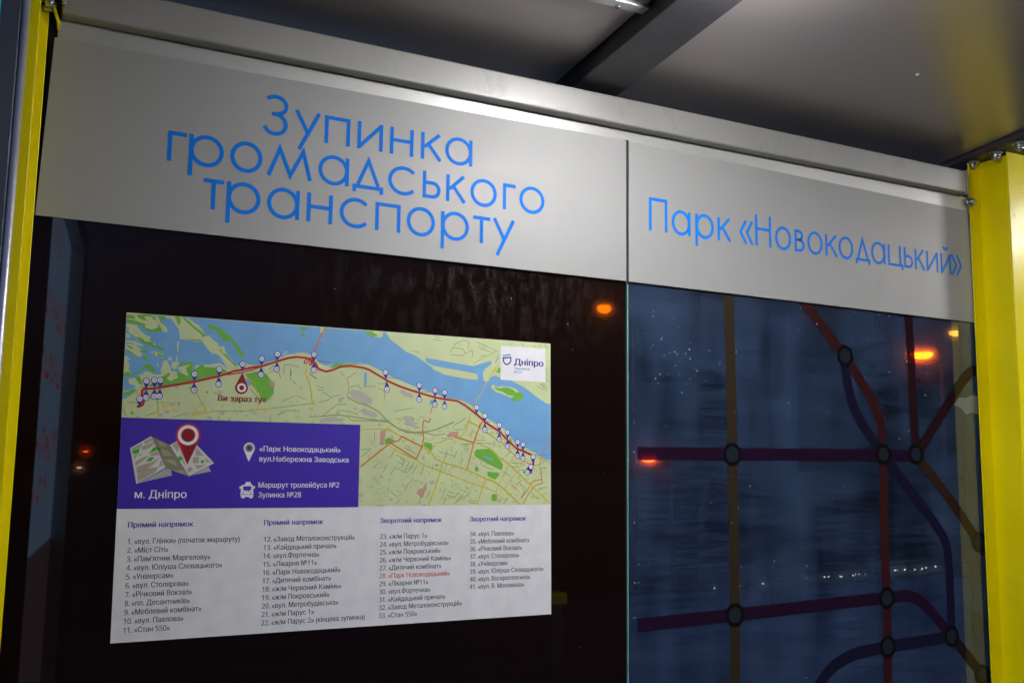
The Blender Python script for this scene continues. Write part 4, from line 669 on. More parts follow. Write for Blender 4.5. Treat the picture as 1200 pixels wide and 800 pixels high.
# round lamps under the two cross beams
M_tube = emitter("lamp_diffuser", (1.0, 0.985, 0.975), LAMP_POWER)
M_cap = surface("white_plastic", (0.75, 0.75, 0.76), 0.35)
def lamp(x, y, label):
    z0 = 2.519 - SLOPE * y
    t = thing("ceiling_lamp", (x, y, z0), label, "lamp", "lamps under the shelter roof")
    b = MB(); b.tube([(x, y, z0), (x, y, z0 - 0.022), (x, y, z0 - 0.026)], [0.088, 0.088, 0.080], M_cap, 36); b.build("housing", t)
    b = MB(); pr = [(0.0785, 0.0262), (0.077, 0.036), (0.068, 0.047), (0.048, 0.056), (0.024, 0.060), (0.002, 0.061)]
    b.tube([(x, y, z0 - d) for r_, d in pr], [r_ for r_, d in pr], M_tube, 36); b.build("diffuser", t)
    return t
LAMP_Y = -0.655
l1 = lamp(1.222, LAMP_Y, "round white ceiling lamp at the top edge, under the dark beam over the signs")
for x, y, lb in ((1.222, -1.75, "added unseen fill lamp on the same dark beam nearer the street"), (3.42, LAMP_Y, "round white ceiling lamp of the next bay, nearer its back wall"), (3.42, -1.75, "added unseen fill lamp of the next bay, nearer the street")):  # the two nearer the street are added, unseen, as fill light for the poster
    c_ = copy_tree(l1); c_.location.x = x; c_.location.y = y; c_.location.z = 2.519 - SLOPE * y; c_['label'] = lb

# yellow lead hanging from the roof at the left end of the rail
mb = MB(); mb.tube([(0.000, -0.02, 2.60), (0.001, -0.02, 2.53), (0.003, -0.02, 2.475), (0.008, -0.022, 2.452), (0.013, -0.022, 2.436), (0.018, -0.018, 2.422), (0.019, -0.012, 2.412)], 0.003, M_yellow, 8)
tag(mb.build("cable", None, (0, -0.02, 2.45)), "thin yellow cable hanging down beside the left end of the grey rail", "cable")

# ------------------------------------------------------------------ glass panes
def pane(name, x0, x1, front, label, edge_left):
    t = thing(name, ((x0 + x1) / 2, 0.004, 0.35), label, "glass pane")
    z0, z1 = 0.35, 2.075
    b = MB()
    b.add([(x0, 0, z0), (x1, 0, z0), (x1, 0, z1), (x0, 0, z1)], [(0, 1, 2, 3)], front)
    b.add([(x0, 0.008, z0), (x1, 0.008, z0), (x1, 0.008, z1), (x0, 0.008, z1)], [(3, 2, 1, 0)], M_clear)
    b.build("glass_sheet", t)
    b = MB()
    b.box(x0 - 0.0025 if edge_left else x0 - 0.0005, x0 - 0.0001, 0.0, 0.008, z0, z1, M_edge if edge_left else M_black)
    b.box(x1 + 0.0001, x1 + 0.0005, 0.0, 0.008, z0, z1, M_black)
    b.box(x0, x1, 0.0, 0.008, z0 - 0.0006, z0 - 0.0001, M_black)
    b.build("glass_edge", t)
    return t
pane_l = pane("glass_pane", 0.0, 1.2775, M_pane_dark, "black tinted glass pane behind the route map, dusty along its top edge", False)
pane_r = pane("glass_pane", 1.2845, 2.496, M_pane_blue, "bluish glass pane printed with crossing coloured lines and rings, below the stop name sign", True)

def band(name, key, mat, y, ext=None):
    pts = [tuple(p) for p in LINES[key]]
    if ext: pts = pts + ext
    # round the corners
    for _ in range(2 if len(pts) > 3 else 0):
        q = [pts[0]]
        for a, b in zip(pts, pts[1:]):
            q += [(a[0] * .8 + b[0] * .2, a[1] * .8 + b[1] * .2), (a[0] * .2 + b[0] * .8, a[1] * .2 + b[1] * .8)]
        pts = q + [pts[-1]]
    pts = [(min(2.4945, x), z) for x, z in pts]
    r = MB(); r.ribbon(pts, 0.031, y, mat)
    return tag(r.build("line_stripe", pane_r))
dn = lambda k: [(LINES[k][-1][0], 0.40)]
tag(band("s", 'brown', M_f_brown, -0.0005, dn('brown')), "upright brown line")
tag(band("s", 'magenta_top', M_f_mag, -0.0009), "upper purple line")
tag(band("s", 'magenta_low', M_f_mag, -0.0009), "lower purple line curving down at its end")
tag(band("s", 'red_diag', M_f_red, -0.0006, dn('red_diag')), "slanting red line that turns upright")
tag(band("s", 'violet', M_f_violet, -0.0011), "long dark violet line")
tag(band("s", 'red_right', M_f_maroon, -0.0007), "short upright dark red line")
tag(band("s", 'maroon', M_f_maroon, -0.0013), "maroon line rising to the yellow column")
tag(band("s", 'rust', M_f_rust, -0.0013), "rust line falling to the yellow column")
tag(band("s", 'violet_low', M_f_violet, -0.0011), "curved violet line at the bottom")
tag(band("s", 'brown_low', M_f_maroon, -0.0013), "short dark line at the bottom right")
for x, z in LINES['rings']:
    r = MB(); r.sheet(ell(x, z, 0.0285, 0.0285, n=40), -0.0016, M_f_ring, [ell(x, z, 0.0190, 0.0190, n=32)])
    r.sheet(ell(x, z, 0.0190, 0.0190, n=32), -0.0016, M_f_ringin)
    r.build("ring", pane_r)
r = MB(); r.sheet([(min(x, 2.4955), z) for x, z in LINES['patch']], -0.0003, M_patch); tag(r.build("bare_patch", pane_r), "pale ragged patch without film beside the yellow column")
r = MB()
for cx, cz, sx, sz, n in ((1.46, 1.86, 0.05, 0.04, 22), (1.40, 1.95, 0.05, 0.05, 10), (1.75, 1.9, 0.35, 0.12, 26), (1.6, 1.55, 0.4, 0.3, 30), (1.33, 1.4, 0.03, 0.2, 8), (1.9, 1.45, 0.4, 0.3, 14)):
    for _ in range(n):
        x = min(2.4, max(1.30, random.gauss(cx, sx))); z = min(2.05, max(0.9, random.gauss(cz, sz))); s_ = random.choice((0.0008, 0.0010, 0.0014, 0.0018))
        r.sheet(ell(x, z, s_, s_ * random.uniform(0.6, 1.3), n=6), -0.0019, M_speck)
tag(r.build("paint_speck", pane_r), kind='stuff')
r = MB()
for cx, cz, sx, sz, n in ((0.93, 2.01, 0.2, 0.03, 5), (1.18, 1.95, 0.05, 0.06, 5), (1.2, 1.6, 0.05, 0.3, 6)):
    for _ in range(n):
        x = min(1.27, max(0.3, random.gauss(cx, sx))); z = min(2.05, max(0.9, random.gauss(cz, sz))); s_ = random.choice((0.0005, 0.0007, 0.0011))
        r.sheet(ell(x, z, s_, s_ * random.uniform(0.6, 1.6), n=6), -0.0012, M_speck)
tag(r.build("paint_speck", pane_l), kind='stuff')

# ------------------------------------------------------------------ lettered sign panels
def glyph(mb, ch, x0, x1, base, xh, cap, w, y, mat):
    """geometric lettering drawn with an even stroke"""
    a, b = x0 + w / 2, x1 - w / 2
    top = base + xh; cx = (x0 + x1) / 2; ov = 0.0022
    k = [0]
    def st(pts, closed=False):
        mb.ribbon(pts, w, y - 0.00004 * k[0], mat, closed); k[0] += 1
    def rnd(x0_, x1_, a0=0, a1=360):
        st(ell((x0_ + x1_) / 2, base + xh / 2, (x1_ - x0_) / 2 - w / 2, xh / 2 + ov - w / 2, a0, a1, 44), a1 - a0 >= 359)
    if ch == 'о': rnd(x0, x1)
    elif ch == 'а': rnd(x0, x1 - w * 0.1); st([(b, base), (b, top)])
    elif ch == 'р': rnd(x0 + w * 0.1, x1); st([(a, base - 0.0225), (a, top)])
    elif ch == 'г': st([(a, base), (a, top - w / 2), (x1, top - w / 2)])
    elif ch == 'т': st([(x0, top - w / 2), (x1, top - w / 2)]); st([(cx, base), (cx, top - w)])
    elif ch in 'пП':
        t = cap if ch == 'П' else top
        st([(a, base), (a, t - w / 2), (b, t - w / 2), (b, base)])
    elif ch in 'нН':
        t = base + cap - base if ch == 'Н' else top
        st([(a, base), (a, t)]); st([(b, base), (b, t)]); zm = base + (t - base) * (0.55 if ch == 'Н' else 0.53); st([(a + w / 2, zm), (b - w / 2, zm)])
    elif ch in 'ий':
        st([(a, top), (a, base)]); st([(b, base), (b, top)]); st([(a + w * 0.1, base + w * 0.55), (b - w * 0.1, top - w * 0.55)])
        if ch == 'й':
            q = (b - a) * 0.27
            st([(cx - q, top + 0.021), (cx - q * 0.5, top + 0.0145), (cx, top + 0.0125), (cx + q * 0.5, top + 0.0145), (cx + q, top + 0.021)])
    elif ch == 'к':
        st([(a, base), (a, top)]); j = (a + w * 0.5, base + xh * 0.46)
        st([(b - w * 0.3, top - w * 0.05), j]); st([(a + (b - a) * 0.30, base + xh * 0.60), (b, base + w * 0.05)])
    elif ch == 'м':
        W = x1 - x0
        st([(x0 + 0.05 * W, base), (x0 + 0.275 * W, top - w * 0.2), (x0 + 0.52 * W, base + w * 0.7), (x0 + 0.79 * W, top - w * 0.2), (x1 - 0.04 * W, base)])
    elif ch == 'д':
        W = x1 - x0
        st([(x0 + 0.17 * W, base + w), (cx, top + w * 0.2), (x1 - 0.17 * W, base + w)])
        st([(a, base - xh * 0.13), (a, base + w / 2), (b, base + w / 2), (b, base - xh * 0.13)])
    elif ch == 'с': rnd(x0, x1 + (x1 - x0) * 0.10, 42, 318)
    elif ch == 'ь':
        rz = xh * 0.58 / 2 - w / 2 + w * 0.25; zc = base + w / 2 + rz; xc = b - rz
        st([(a, top), (a, base + w / 2), (xc, base + w / 2)] + ell(xc, zc, rz, rz, -90, 90, 18)[1:] + [(a + w / 2, zc + rz)])
    elif ch == 'в':
        r1 = (xh * 0.54 - w / 2) / 2; r2 = (xh * 0.50 - w / 2) / 2
        z1 = base + w / 2 + 2 * r1
        st([(a + w / 2, z1), (b - r1, z1)] + ell(b - r1, base + w / 2 + r1, r1, r1, 90, -90, 14)[1:] + [(a, base + w / 2), (a, top - w / 2), (b - r2 - w * .6, top - w / 2)] + ell(b - r2 - w * .6, (top - w / 2 + z1) / 2, r2, (top - w / 2 - z1) / 2, 90, -90, 14)[1:])
    elif ch == 'у':
        W = x1 - x0
        st([(b - w * .05, top), (x0 + 0.22 * W, base - 0.0225)]); st([(a + w * .05, top), (x0 + 0.56 * W, base + xh * 0.18)])
    elif ch == 'З':
        H = cap - base; W = x1 - x0; r1 = H * 0.235; r2 = H * 0.265
        zt = cap + 0.0025 - w / 2; zb = base - 0.0025 + w / 2; zm = zb + (zt - zb) * 0.53
        up_ = ell(x0 + W * 0.52, (zt + zm) / 2, W * 0.40, (zt - zm) / 2, 142, -88, 26)
        lo_ = ell(x0 + W * 0.52, (zm + zb) / 2, W * 0.48 - w / 2, (zm - zb) / 2, 88, -160, 30)
        st(up_); st([(x0 + W * 0.40, zm), (x0 + W * 0.52, zm)]); st(lo_)
    elif ch == 'ц':
        r_ = x1 - w * 0.8
        st([(a, top), (a, base + w / 2), (x1 - w * 0.45, base + w / 2), (x1 - w * 0.45, base - xh * 0.15)]); st([(r_ - w * 0.7, top), (r_ - w * 0.7, base + w)])
    elif ch in '«»':
        W = (x1 - x0)
        for q in (0, 1):
            xa = x0 + q * W * 0.5; xb = xa + W * 0.45
            l, r_ = (xb, xa) if ch == '«' else (xa, xb)
            st([(l, top + 0.002), (r_, base + xh * 0.52), (l, base)])

ROWS = [
 ([('З',.3976,.4524),('у',.4645,.5214),('п',.5291,.5840),('и',.5998,.6565),('н',.6721,.7261),('к',.7432,.7934),('а',.8002,.8662)], 2.2810, .0598, 2.3625, .0083),
 ([('г',.2223,.2577),('р',.2622,.3288),('о',.3409,.4045),('м',.4129,.5065),('а',.5190,.5848),('д',.5927,.6607),('с',.6705,.7345),('ь',.7495,.7919),('к',.8047,.8533),('о',.8629,.9281),('г',.9432,.9756),('о',.9850,1.0502)], 2.1952, .0600, 2.275, .0083),
 ([('т',.2931,.3323),('р',.3377,.4046),('а',.4174,.4834),('н',.4982,.5526),('с',.5675,.6305),('п',.6446,.7013),('о',.7151,.7805),('р',.7943,.8614),('т',.8709,.9127),('у',.9181,.9758)], 2.1105, .0608, 2.19, .0083),
]
ROW_STOP = ([('П',1.3399,1.3944),('а',1.4073,1.4646),('р',1.4792,1.5367),('к',1.5484,1.5924),('«',1.6222,1.6629),('Н',1.6704,1.7239),('о',1.7366,1.7914),('в',1.8031,1.8380),('о',1.8476,1.9019),('к',1.9113,1.9569),('о',1.9593,2.0134),('д',2.0214,2.0761),('а',2.0804,2.1351),('ц',2.1446,2.2040),('ь',2.2078,2.2437),('к',2.2506,2.2918),('и',2.2976,2.3457),('й',2.3558,2.3998),('»',2.4026,2.4440)], 2.1950, .0595, 2.2775, .0076)

def sign(corners, label):
    x = [c[0] for c in corners]
    t = thing("sign_panel", (sum(x) / 4, 0, 2.06), label, "sign")
    b = MB()
    f = [(c[0], -0.0075, c[1]) for c in corners]; k = [(c[0], -0.0045, c[1]) for c in corners]
    b.add(f + k, [(0, 1, 2, 3), (7, 6, 5, 4), (0, 4, 5, 1), (1, 5, 6, 2), (2, 6, 7, 3), (3, 7, 4, 0)], M_sign)
    b.build("panel", t)
    b = MB(); b.ribbon([corners[3], corners[2]], 0.0026, -0.0044, M_black); b.build("edge_shade", t)  # black line painted for the shade along the sign's top edge
    return t
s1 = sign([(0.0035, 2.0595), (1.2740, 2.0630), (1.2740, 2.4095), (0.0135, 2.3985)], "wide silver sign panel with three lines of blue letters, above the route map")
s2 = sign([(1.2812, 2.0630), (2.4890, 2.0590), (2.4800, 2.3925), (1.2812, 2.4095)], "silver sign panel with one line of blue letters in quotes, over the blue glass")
for row, base, xh, cap, w in ROWS:
    b = MB()
    for ch, x0, x1 in row: glyph(b, ch, x0, x1, base, xh, cap, w, -0.0079, M_ltr_l)
    b.build("lettering", s1)
b = MB()
for i, (ch, x0, x1) in enumerate(ROW_STOP[0]):
    glyph(b, ch, x0, x1, ROW_STOP[1] - 0.0000 - 0.006 * max(0, (x0 - 1.9)) , ROW_STOP[2], ROW_STOP[3], ROW_STOP[4], -0.0079, M_ltr_l)
b.build("lettering", s2)

# ------------------------------------------------------------------ route map poster
poster = thing("route_map_poster", (0.62, 0.0, 1.30), "large printed route map poster with violet banner and stop lists on the black glass", "poster")
def PW(u, v): return (0.169 + 0.904 * u / 900 + 0.008 * v / 600, 1.896 + 0.0035 * u / 900 - 0.5995 * v / 600)
def clampv(l, vmax=361.5): return [PW(min(899.6, max(0.4, u)), min(vmax, max(0.4, v))) for u, v in l]
Y0 = -0.0007
b = MB(); c4 = [PW(0, 600), PW(900, 600), PW(900, 0), PW(0, 0)]
b.add([(x, Y0, z) for x, z in c4] + [(x, -0.0001, z) for x, z in c4], [(0, 1, 2, 3), (7, 6, 5, 4), (0, 4, 5, 1), (1, 5, 6, 2), (2, 6, 7, 3), (3, 7, 4, 0)], M_paper)
b.build("paper_sheet", poster)
b = MB(); b.sheet(clampv([(0, 361.5), (900, 361.5), (900, 0), (0, 0)]), Y0 - 0.0001, M_land)
# patchy town tints
for _ in range(900):
    u = random.uniform(5, 890); v = random.uniform(120, 355)
    if v < 120 + 90 * (u / 900): continue
    s1_, s2_ = random.uniform(2, 7), random.uniform(2, 6); an = random.uniform(-0.5, 0.5)
    q = [(u + s1_ * math.cos(an + k * math.pi / 2 + .4) , v + s2_ * math.sin(an + k * math.pi / 2 + .4)) for k in range(4)]
    b.sheet(clampv(q), Y0 - 0.00011 - 0.00000009 * _ * 1.0, random.choice((M_sand, M_greyink, M_lightgreen)) if random.random() < 0.3 else random.choice((M_isle, M_lightgreen)))
def layer(key, mat, dy):
    for i, l in enumerate(MAP[key]): b.sheet(clampv(l), Y0 - dy - 0.000006 * i, mat)
def lines(mb_, key, mat, dy, k=1.0):
    for i, (w, l) in enumerate(MAP[key]): mb_.ribbon(clampv(l), w / 1000 * k, Y0 - dy - 0.000003 * i, mat)
layer('water', M_water_ink, 0.0002)
layer('land', M_isle, 0.0003)
layer('wood', M_wood, 0.0006)
layer('lake', M_water_ink, 0.0010)
layer('grey', M_greyink, 0.0003)
layer('pink', M_pink, 0.0010)
layer('sand', M_sand, 0.0003)
lines(b, 'olive', M_olive, 0.0011)
lines(b, 'street', M_street, 0.0012, 1.1)
rg = random.Random(3)      # fine street grid of the town quarters
for _ in range(520):
    u = rg.uniform(20, 885); v = rg.uniform(150, 352)
    if v < 150 + 70 * (u / 900) or (u < 458 and v > 190): continue
    an = rg.choice((0.55, 0.55 + math.pi / 2, 2.2, 0.1)); ln = rg.uniform(4, 15)
    b.ribbon(clampv([(u, v), (u + ln * math.cos(an), v - ln * math.sin(an))]), 0.0006, Y0 - 0.00102 - 0.00000016 * _, M_olive)
lines(b, 'yellow', M_yel_ink, 0.0014, 0.8)
lines(b, 'orange', M_org_ink, 0.0016)
mp = b.build("map", poster)
r = MB(); lines(r, 'route', M_route, 0.0019); r.build("trolleybus_route", mp)
def drop(cx, cy, tx, ty, r, n=22):
    """pin outline: round head that narrows to a tip"""
    d = math.hypot(tx - cx, ty - cy); an = math.atan2(ty - cy, tx - cx); h = math.acos(min(0.98, r / max(d, r * 1.02)))
    return [(tx, ty)] + [(cx + r * math.cos(an + h + (2 * math.pi - 2 * h) * i / n), cy + r * math.sin(an + h + (2 * math.pi - 2 * h) * i / n)) for i in range(n + 1)]
for n_, (cx, cy), (tx, ty) in MAP['pins']:
    r = MB(); k = Y0 - 0.0022 - 0.00002 * (n_ % 7)
    d = math.hypot(tx - cx, ty - cy); rr = 6.3
    r.sheet(clampv(drop(cx, cy, tx, ty, rr)), k, M_pin)
    r.sheet(clampv(ell(cx, cy, 4.9, 4.9, n=20)), k - 0.0001, M_white)
    set_type(r, str(int(n_)), cx, cy + 2.0, 3.0, 0, M_text, k - 0.0002, PW, 0.02, 1.0, 'c')
    r.build("stop_pin", mp)
(cx, cy), (tx, ty) = MAP['bigpin']
r = MB(); r.sheet(clampv(drop(cx, cy, tx, ty, 12.2, 30)), Y0 - 0.0025, M_dred)
r.sheet(clampv(ell(cx, cy, 8.8, 8.8, n=30)), Y0 - 0.0026, M_white); r.sheet(clampv(ell(cx, cy, 4.8, 4.8, n=26)), Y0 - 0.0027, M_dred)
tag(r.build("stop_pin", mp), "big dark red pin marking this stop")
r = MB(); set_type(r, "Ви зараз тут", 171.5, 158.2, 8.6, 91, M_dred, Y0 - 0.0026, PW, 0.034); r.build("map_caption", mp)
# town logo card
r = MB(); r.sheet([PW(*p) for p in ((774, 88.4), (886.6, 88.4), (886.6, 12.6), (774, 12.6))], Y0 - 0.0026, M_white)
card = r.build("logo_card", poster)
r = MB(); r.ribbon([PW(*p) for p in MAP['logo']['wave']], 0.0026, Y0 - 0.0027, M_teal)
r.ribbon([PW(*p) for p in MAP['logo']['shield']], 0.0030, Y0 - 0.0028, M_navy, True); r.build("emblem", card)
r = MB(); set_type(r, "Дніпро", 808, 53.4, 10.6, 73, M_navy, Y0 - 0.0027, PW, 0.035)
set_type(r, "Хвилююче", 808, 64.0, 4.4, 38.6, M_teal, Y0 - 0.0027, PW, 0.015); set_type(r, "місто", 808, 71.2, 4.4, 19, M_teal, Y0 - 0.0027, PW, 0.015)
r.build("lettering", card)
# violet banner
r = MB(); r.sheet([PW(*p) for p in ((0.3, 361.8), (455, 363), (455.6, 196.5), (0.3, 195.5))], Y0 - 0.0026, M_banner)
ban = r.build("banner", poster)
F = MAP['fold']
r = MB(); k = Y0 - 0.0028
PL = lambda l: [PW(*p) for p in l]
for l in F['back']: r.sheet(PL(l), k, M_backleaf)
for i, l in enumerate(F['leaf']): r.sheet(PL(l), k - 0.0001 - 0.00001 * i, M_leaf)
for l in F['dark']: r.sheet(PL(l), k - 0.00013, M_leafd)
for i, l in enumerate(F['blocks']): r.sheet(PL(l), k - 0.0002, M_block)
for l in F['shade']: r.sheet(PL(l), k - 0.0002, M_olive)
for l in F['green']: r.sheet(PL(l), k - 0.0003, M_green2)
for l in F['dgreen']: r.sheet(PL(l), k - 0.00035, M_dgreen)
r.build("folded_map_picture", ban)
r = MB(); cx, cy = F['pin_c']; tx, ty = F['pin_t']
r.sheet(PL(drop(cx, cy, tx, ty, 22.5, 40)), k - 0.0006, M_red)
r.sheet(PL([(cx - 12, cy + 16), (tx, ty), (cx + 16, cy + 14)]), k - 0.0007, M_dred)
r.sheet(PL(ell(cx, cy, 18.8, 18.8, n=40)), k - 0.0008, M_white); r.sheet(PL(ell(cx, cy, 12.8, 12.8, n=36)), k - 0.0009, M_dred)
r.build("red_pin_picture", ban)
(cx, cy), (tx, ty) = MAP['wpin']
r = MB(); r.sheet(PL(drop(cx, cy, tx, ty, 10.6, 30)), k, M_white); r.sheet(PL(ell(cx, cy, 8.0, 8.0, n=28)), k - 0.0001, M_olive2); r.sheet(PL(ell(cx, cy, 4.8, 4.8, n=24)), k - 0.0002, M_banner)
r.build("white_pin_icon", ban)
B_ = MAP['bus']; r = MB(); r.sheet(PL(B_['body']), k, M_white)
for l in B_['mir'] + B_['wheel']: r.sheet(PL(l), k - 0.00005, M_white)
for l in B_['cut']: r.sheet(PL(l), k - 0.0001, M_banner)
for p in B_['dot']: r.sheet(PL(ell(p[0], p[1], 1.3, 1.3, n=12)), k - 0.00012, M_banner)
r.build("bus_icon", ban)
r = MB()
for tx_, u, v, xh, w in (("м. Дніпро", 29.3, 342.6, 10.8, 91), ("«Парк Новокодацький»", 253.3, 253.4, 7.7, 162), ("вул.Набережна Заводська", 253.8, 273.0, 7.7, 178.5), ("Маршрут тролейбуса №2", 253.6, 323.5, 7.7, 160.5), ("Зупинка №28", 254.0, 342.6, 7.7, 83)):
    set_type(r, tx_, u, v, xh, w, M_white, k, PW, 0.014)
r.build("lettering", ban)
# stop lists
LISTS = [
 (21.0, "Прямий напрямок", 114, 425.5, 221.3 - 21.0, 0, ["1. «вул. Глінки» (початок маршруту)", "2. «Міст Сіті»", "3. «Пам’ятник Маргелову»", "4. «вул. Юліуша Словацького»", "5. «Універсам»", "6. «вул. Столярова»", "7. «Річковий Вокзал»", "8. «пл. Десантників»", "9. «Меблевий комбінат»", "10. «вул. Павлова»", "11. «Стан 550»"]),
 (267.5, "Прямий напрямок", 116, 427.5, 205.5, 10, ["12. «Завод Металоконструкцій»", "13. «Кайдацький причал»", "14. «вул.Фортечна»", "15. «Лікарня №11»", "16. «Парк Новокодацький»", "17. «Дитячий комбінат»", "18. «ж/м Червоний Камінь»", "19. «ж/м Покровський»", "20. «вул. Метробудівська»", "21. «ж/м Парус 1»", "22. «ж/м Парус 2» (кінцева зупинка)"]),
 (502.8, "Зворотний напрямок", 135.3, 427.6, 182.5, 9, ["23. «ж/м Парус 1»", "24. «вул. Метробудівська»", "25. «ж/м Покровський»", "26. «ж/м Червоний Камінь»", "27. «Дитячий комбінат»", "28. «Парк Новокодацький»", "29. «Лікарня №11»", "30. «вул.Фортечна»", "31. «Кайдацький причал»", "32. «Завод Металоконструкцій»", "33. «Стан 550»"]),
 (703.5, "Зворотний напрямок", 134, 426.8, 177.0, 5, ["34. «вул. Павлова»", "35. «Меблевий комбінат»", "36. «Річковий Вокзал»", "37. «вул. Столярова»", "38. «Універсам»", "39. «вул. Юліуша Словацького»", "40. «вул. Воскресенська»", "41. «вул. В. Мономаха»"]),
]
for u, head, hw, v0, w, wi, rows in LISTS:
    _, x0, x1 = type_bands(rows[wi])
    sxr = w / (x1 - x0) / (7.3 / 0.546)
    r = MB()
    for i, tx_ in enumerate(rows):
        if tx_.startswith("28."): continue
        set_type(r, tx_, u, v0 + 15.78 * i, 7.3, 0, M_text, Y0 - 0.0002, PW, 0.018, sxr)
    lst = r.build("stop_list", poster)
    r = MB(); set_type(r, head, u - 0.5, 395.6, 7.2, hw, M_head, Y0 - 0.0002, PW, 0.036); r.build("heading", lst)
    if u > 500 and u < 510:
        r = MB(); set_type(r, rows[5], u, v0 + 15.78 * 5, 7.3, 0, M_redtext, Y0 - 0.0002, PW, 0.018, sxr); tag(r.build("list_line", lst), "red line naming this stop")

# the inks lie on the paper: press the layers together
for o_ in poster.children_recursive:
    if o_.name.startswith("paper_sheet"): continue
    for v_ in o_.data.vertices: v_.co.y = Y0 + (v_.co.y - Y0) * 0.2
# ------------------------------------------------------------------ display case at the left end, seen from inside
case = thing("advertising_case", (-0.65, -0.24, 0.0), "slate grey advertising display case with bright rounded edge, left of the yellow column", "display case")
mb = MB()
x1, x0 = -0.0375, -1.30
mb.box(-0.066, x1, -0.300, -0.18, 0.45, 2.75, M_frame, 0.003); mb.box(x0, x0 + 0.03, -0.300, -0.18, 0.45, 2.75, M_frame, 0.003)
mb.box(x0 + 0.031, -0.067, -0.300, -0.18, 0.45, 0.52, M_frame, 0.003); mb.box(x0 + 0.031, -0.067, -0.300, -0.18, 2.68, 2.75, M_frame, 0.003)
mb.box(x0 + 0.031, -0.067, -0.20, -0.182, 0.521, 2.679, M_frame)
mb.build("frame", case)
mb = MB(); mb.tube([(-0.0315, -0.297, 0.45), (-0.0315, -0.297, 2.75)], 0.0058, M_framelt, 14); mb.box(-0.0372, -0.0275, -0.294, -0.19, 0.45, 2.75, M_framelt, 0.002); mb.build("rounded_edge", case)
M_bill = emitter("lit_cyan_bill", (0.05, 0.34, 0.40), 0.5)
mb = MB(); mb.box(x0 + 0.032, -0.068, -0.280, -0.272, 0.522, 2.678, M_bill); mb.build("bill", case)
for xx in (-1.2, -0.15):
    mb = MB(); mb.box(xx - 0.03, xx + 0.03, -0.27, -0.21, 0.0, 0.449, M_frame, 0.003); mb.build("leg", case)

# ------------------------------------------------------------------ advertising board behind the black glass at the left
adb = thing("advertising_board", (0.06, 0.55, 0.0), "dim blue advertising board with red lettering, seen edgewise behind the black glass", "advertising board")
ang = math.atan2(0.083, 0.83); A0 = Vector((0.0150, 0.106)); dv = Vector((math.sin(ang), math.cos(ang))); nv = Vector((dv.y, -dv.x))
def adbox(mb, s0, s1, n0, n1, z0, z1, mat):
    q = [A0 + dv * s + nv * n for s, n in ((s0, n0), (s1, n0), (s1, n1), (s0, n1))]
    vs = [(p.x, p.y, z0) for p in q] + [(p.x, p.y, z1) for p in q]
    mb.add(vs, [(0, 1, 2, 3), (7, 6, 5, 4), (0, 4, 5, 1), (1, 5, 6, 2), (2, 6, 7, 3), (3, 7, 4, 0)], mat)
M_adframe = surface("grey_board_frame", (0.42, 0.42, 0.44), 0.5, 0.1)
M_adedge = surface("pale_board_edge", (0.8, 0.8, 0.82), 0.4)
ZT = 2.20
mb = MB(); adbox(mb, -0.06, 0.93, -0.06, -0.002, 0.4, ZT + 0.06, M_adframe)
adbox(mb, 0.842, 0.925, -0.0019, 0.035, 0.4, ZT + 0.055, M_adframe); adbox(mb, -0.055, -0.002, -0.0019, 0.02, 0.4, ZT + 0.055, M_adframe); adbox(mb, -0.001, 0.841, -0.0019, 0.03, ZT, ZT + 0.055, M_adframe)
mb.build("frame", adb)
mb = MB(); adbox(mb, 0.9255, 0.932, -0.001, 0.040, 0.4, ZT + 0.055, M_adedge); mb.build("edge_strip", adb)
M_adblue = emitter("backlit_blue_bill", (0.045, 0.105, 0.19), 5.6)
M_adlow = emitter("backlit_brown_bill", (0.035, 0.037, 0.055), 3.0)
mb = MB(); adbox(mb, 0.0, 0.84, -0.0018, 0.001, 1.42, ZT - 0.001, M_adblue); adbox(mb, 0.0, 0.84, -0.0018, 0.001, 0.42, 1.419, M_adlow)
bill = mb.build("bill", adb)
M_adred = emitter("backlit_red_script", (0.15, 0.04, 0.055), 3.2)
mb = MB(); rg = random.Random(11)
def adq(s, z, n=0.0016):
    p = A0 + dv * s + nv * n; return (p.x, p.y, z)
for row, (za, h, s0, s1) in enumerate(((2.10, 0.10, 0.30, 0.52), (1.93, 0.085, 0.05, 0.78), (1.80, 0.075, 0.03, 0.80), (1.62, 0.08, 0.12, 0.78), (1.53, 0.05, 0.10, 0.55))):
    s = s0
    while s < s1:
        w_ = rg.uniform(0.007, 0.012); hh = h * rg.uniform(0.6, 1.0); n_ = 0.0016 + rg.random() * 0.0006
        mb.add([adq(s, za, n_), adq(s + w_, za, n_), adq(s + w_ + 0.012, za + hh, n_), adq(s + 0.012, za + hh, n_)], [(0, 1, 2, 3)], M_adred)
        if rg.random() < 0.6:
            zz = za + hh * rg.choice((0.0, 0.45, 0.85)); mb.add([adq(s, zz, n_ + 0.0004), adq(s + 0.05, zz, n_ + 0.0004), adq(s + 0.05, zz + 0.014, n_ + 0.0004), adq(s, zz + 0.014, n_ + 0.0004)], [(0, 1, 2, 3)], M_adred)
        s += rg.uniform(0.035, 0.055)
mb.build("red_lettering", bill)
for s in (0.05, 0.80):
    mb = MB(); adbox(mb, s, s + 0.05, -0.055, -0.005, 0.0, 0.399, M_darkframe); mb.build("leg", adb)

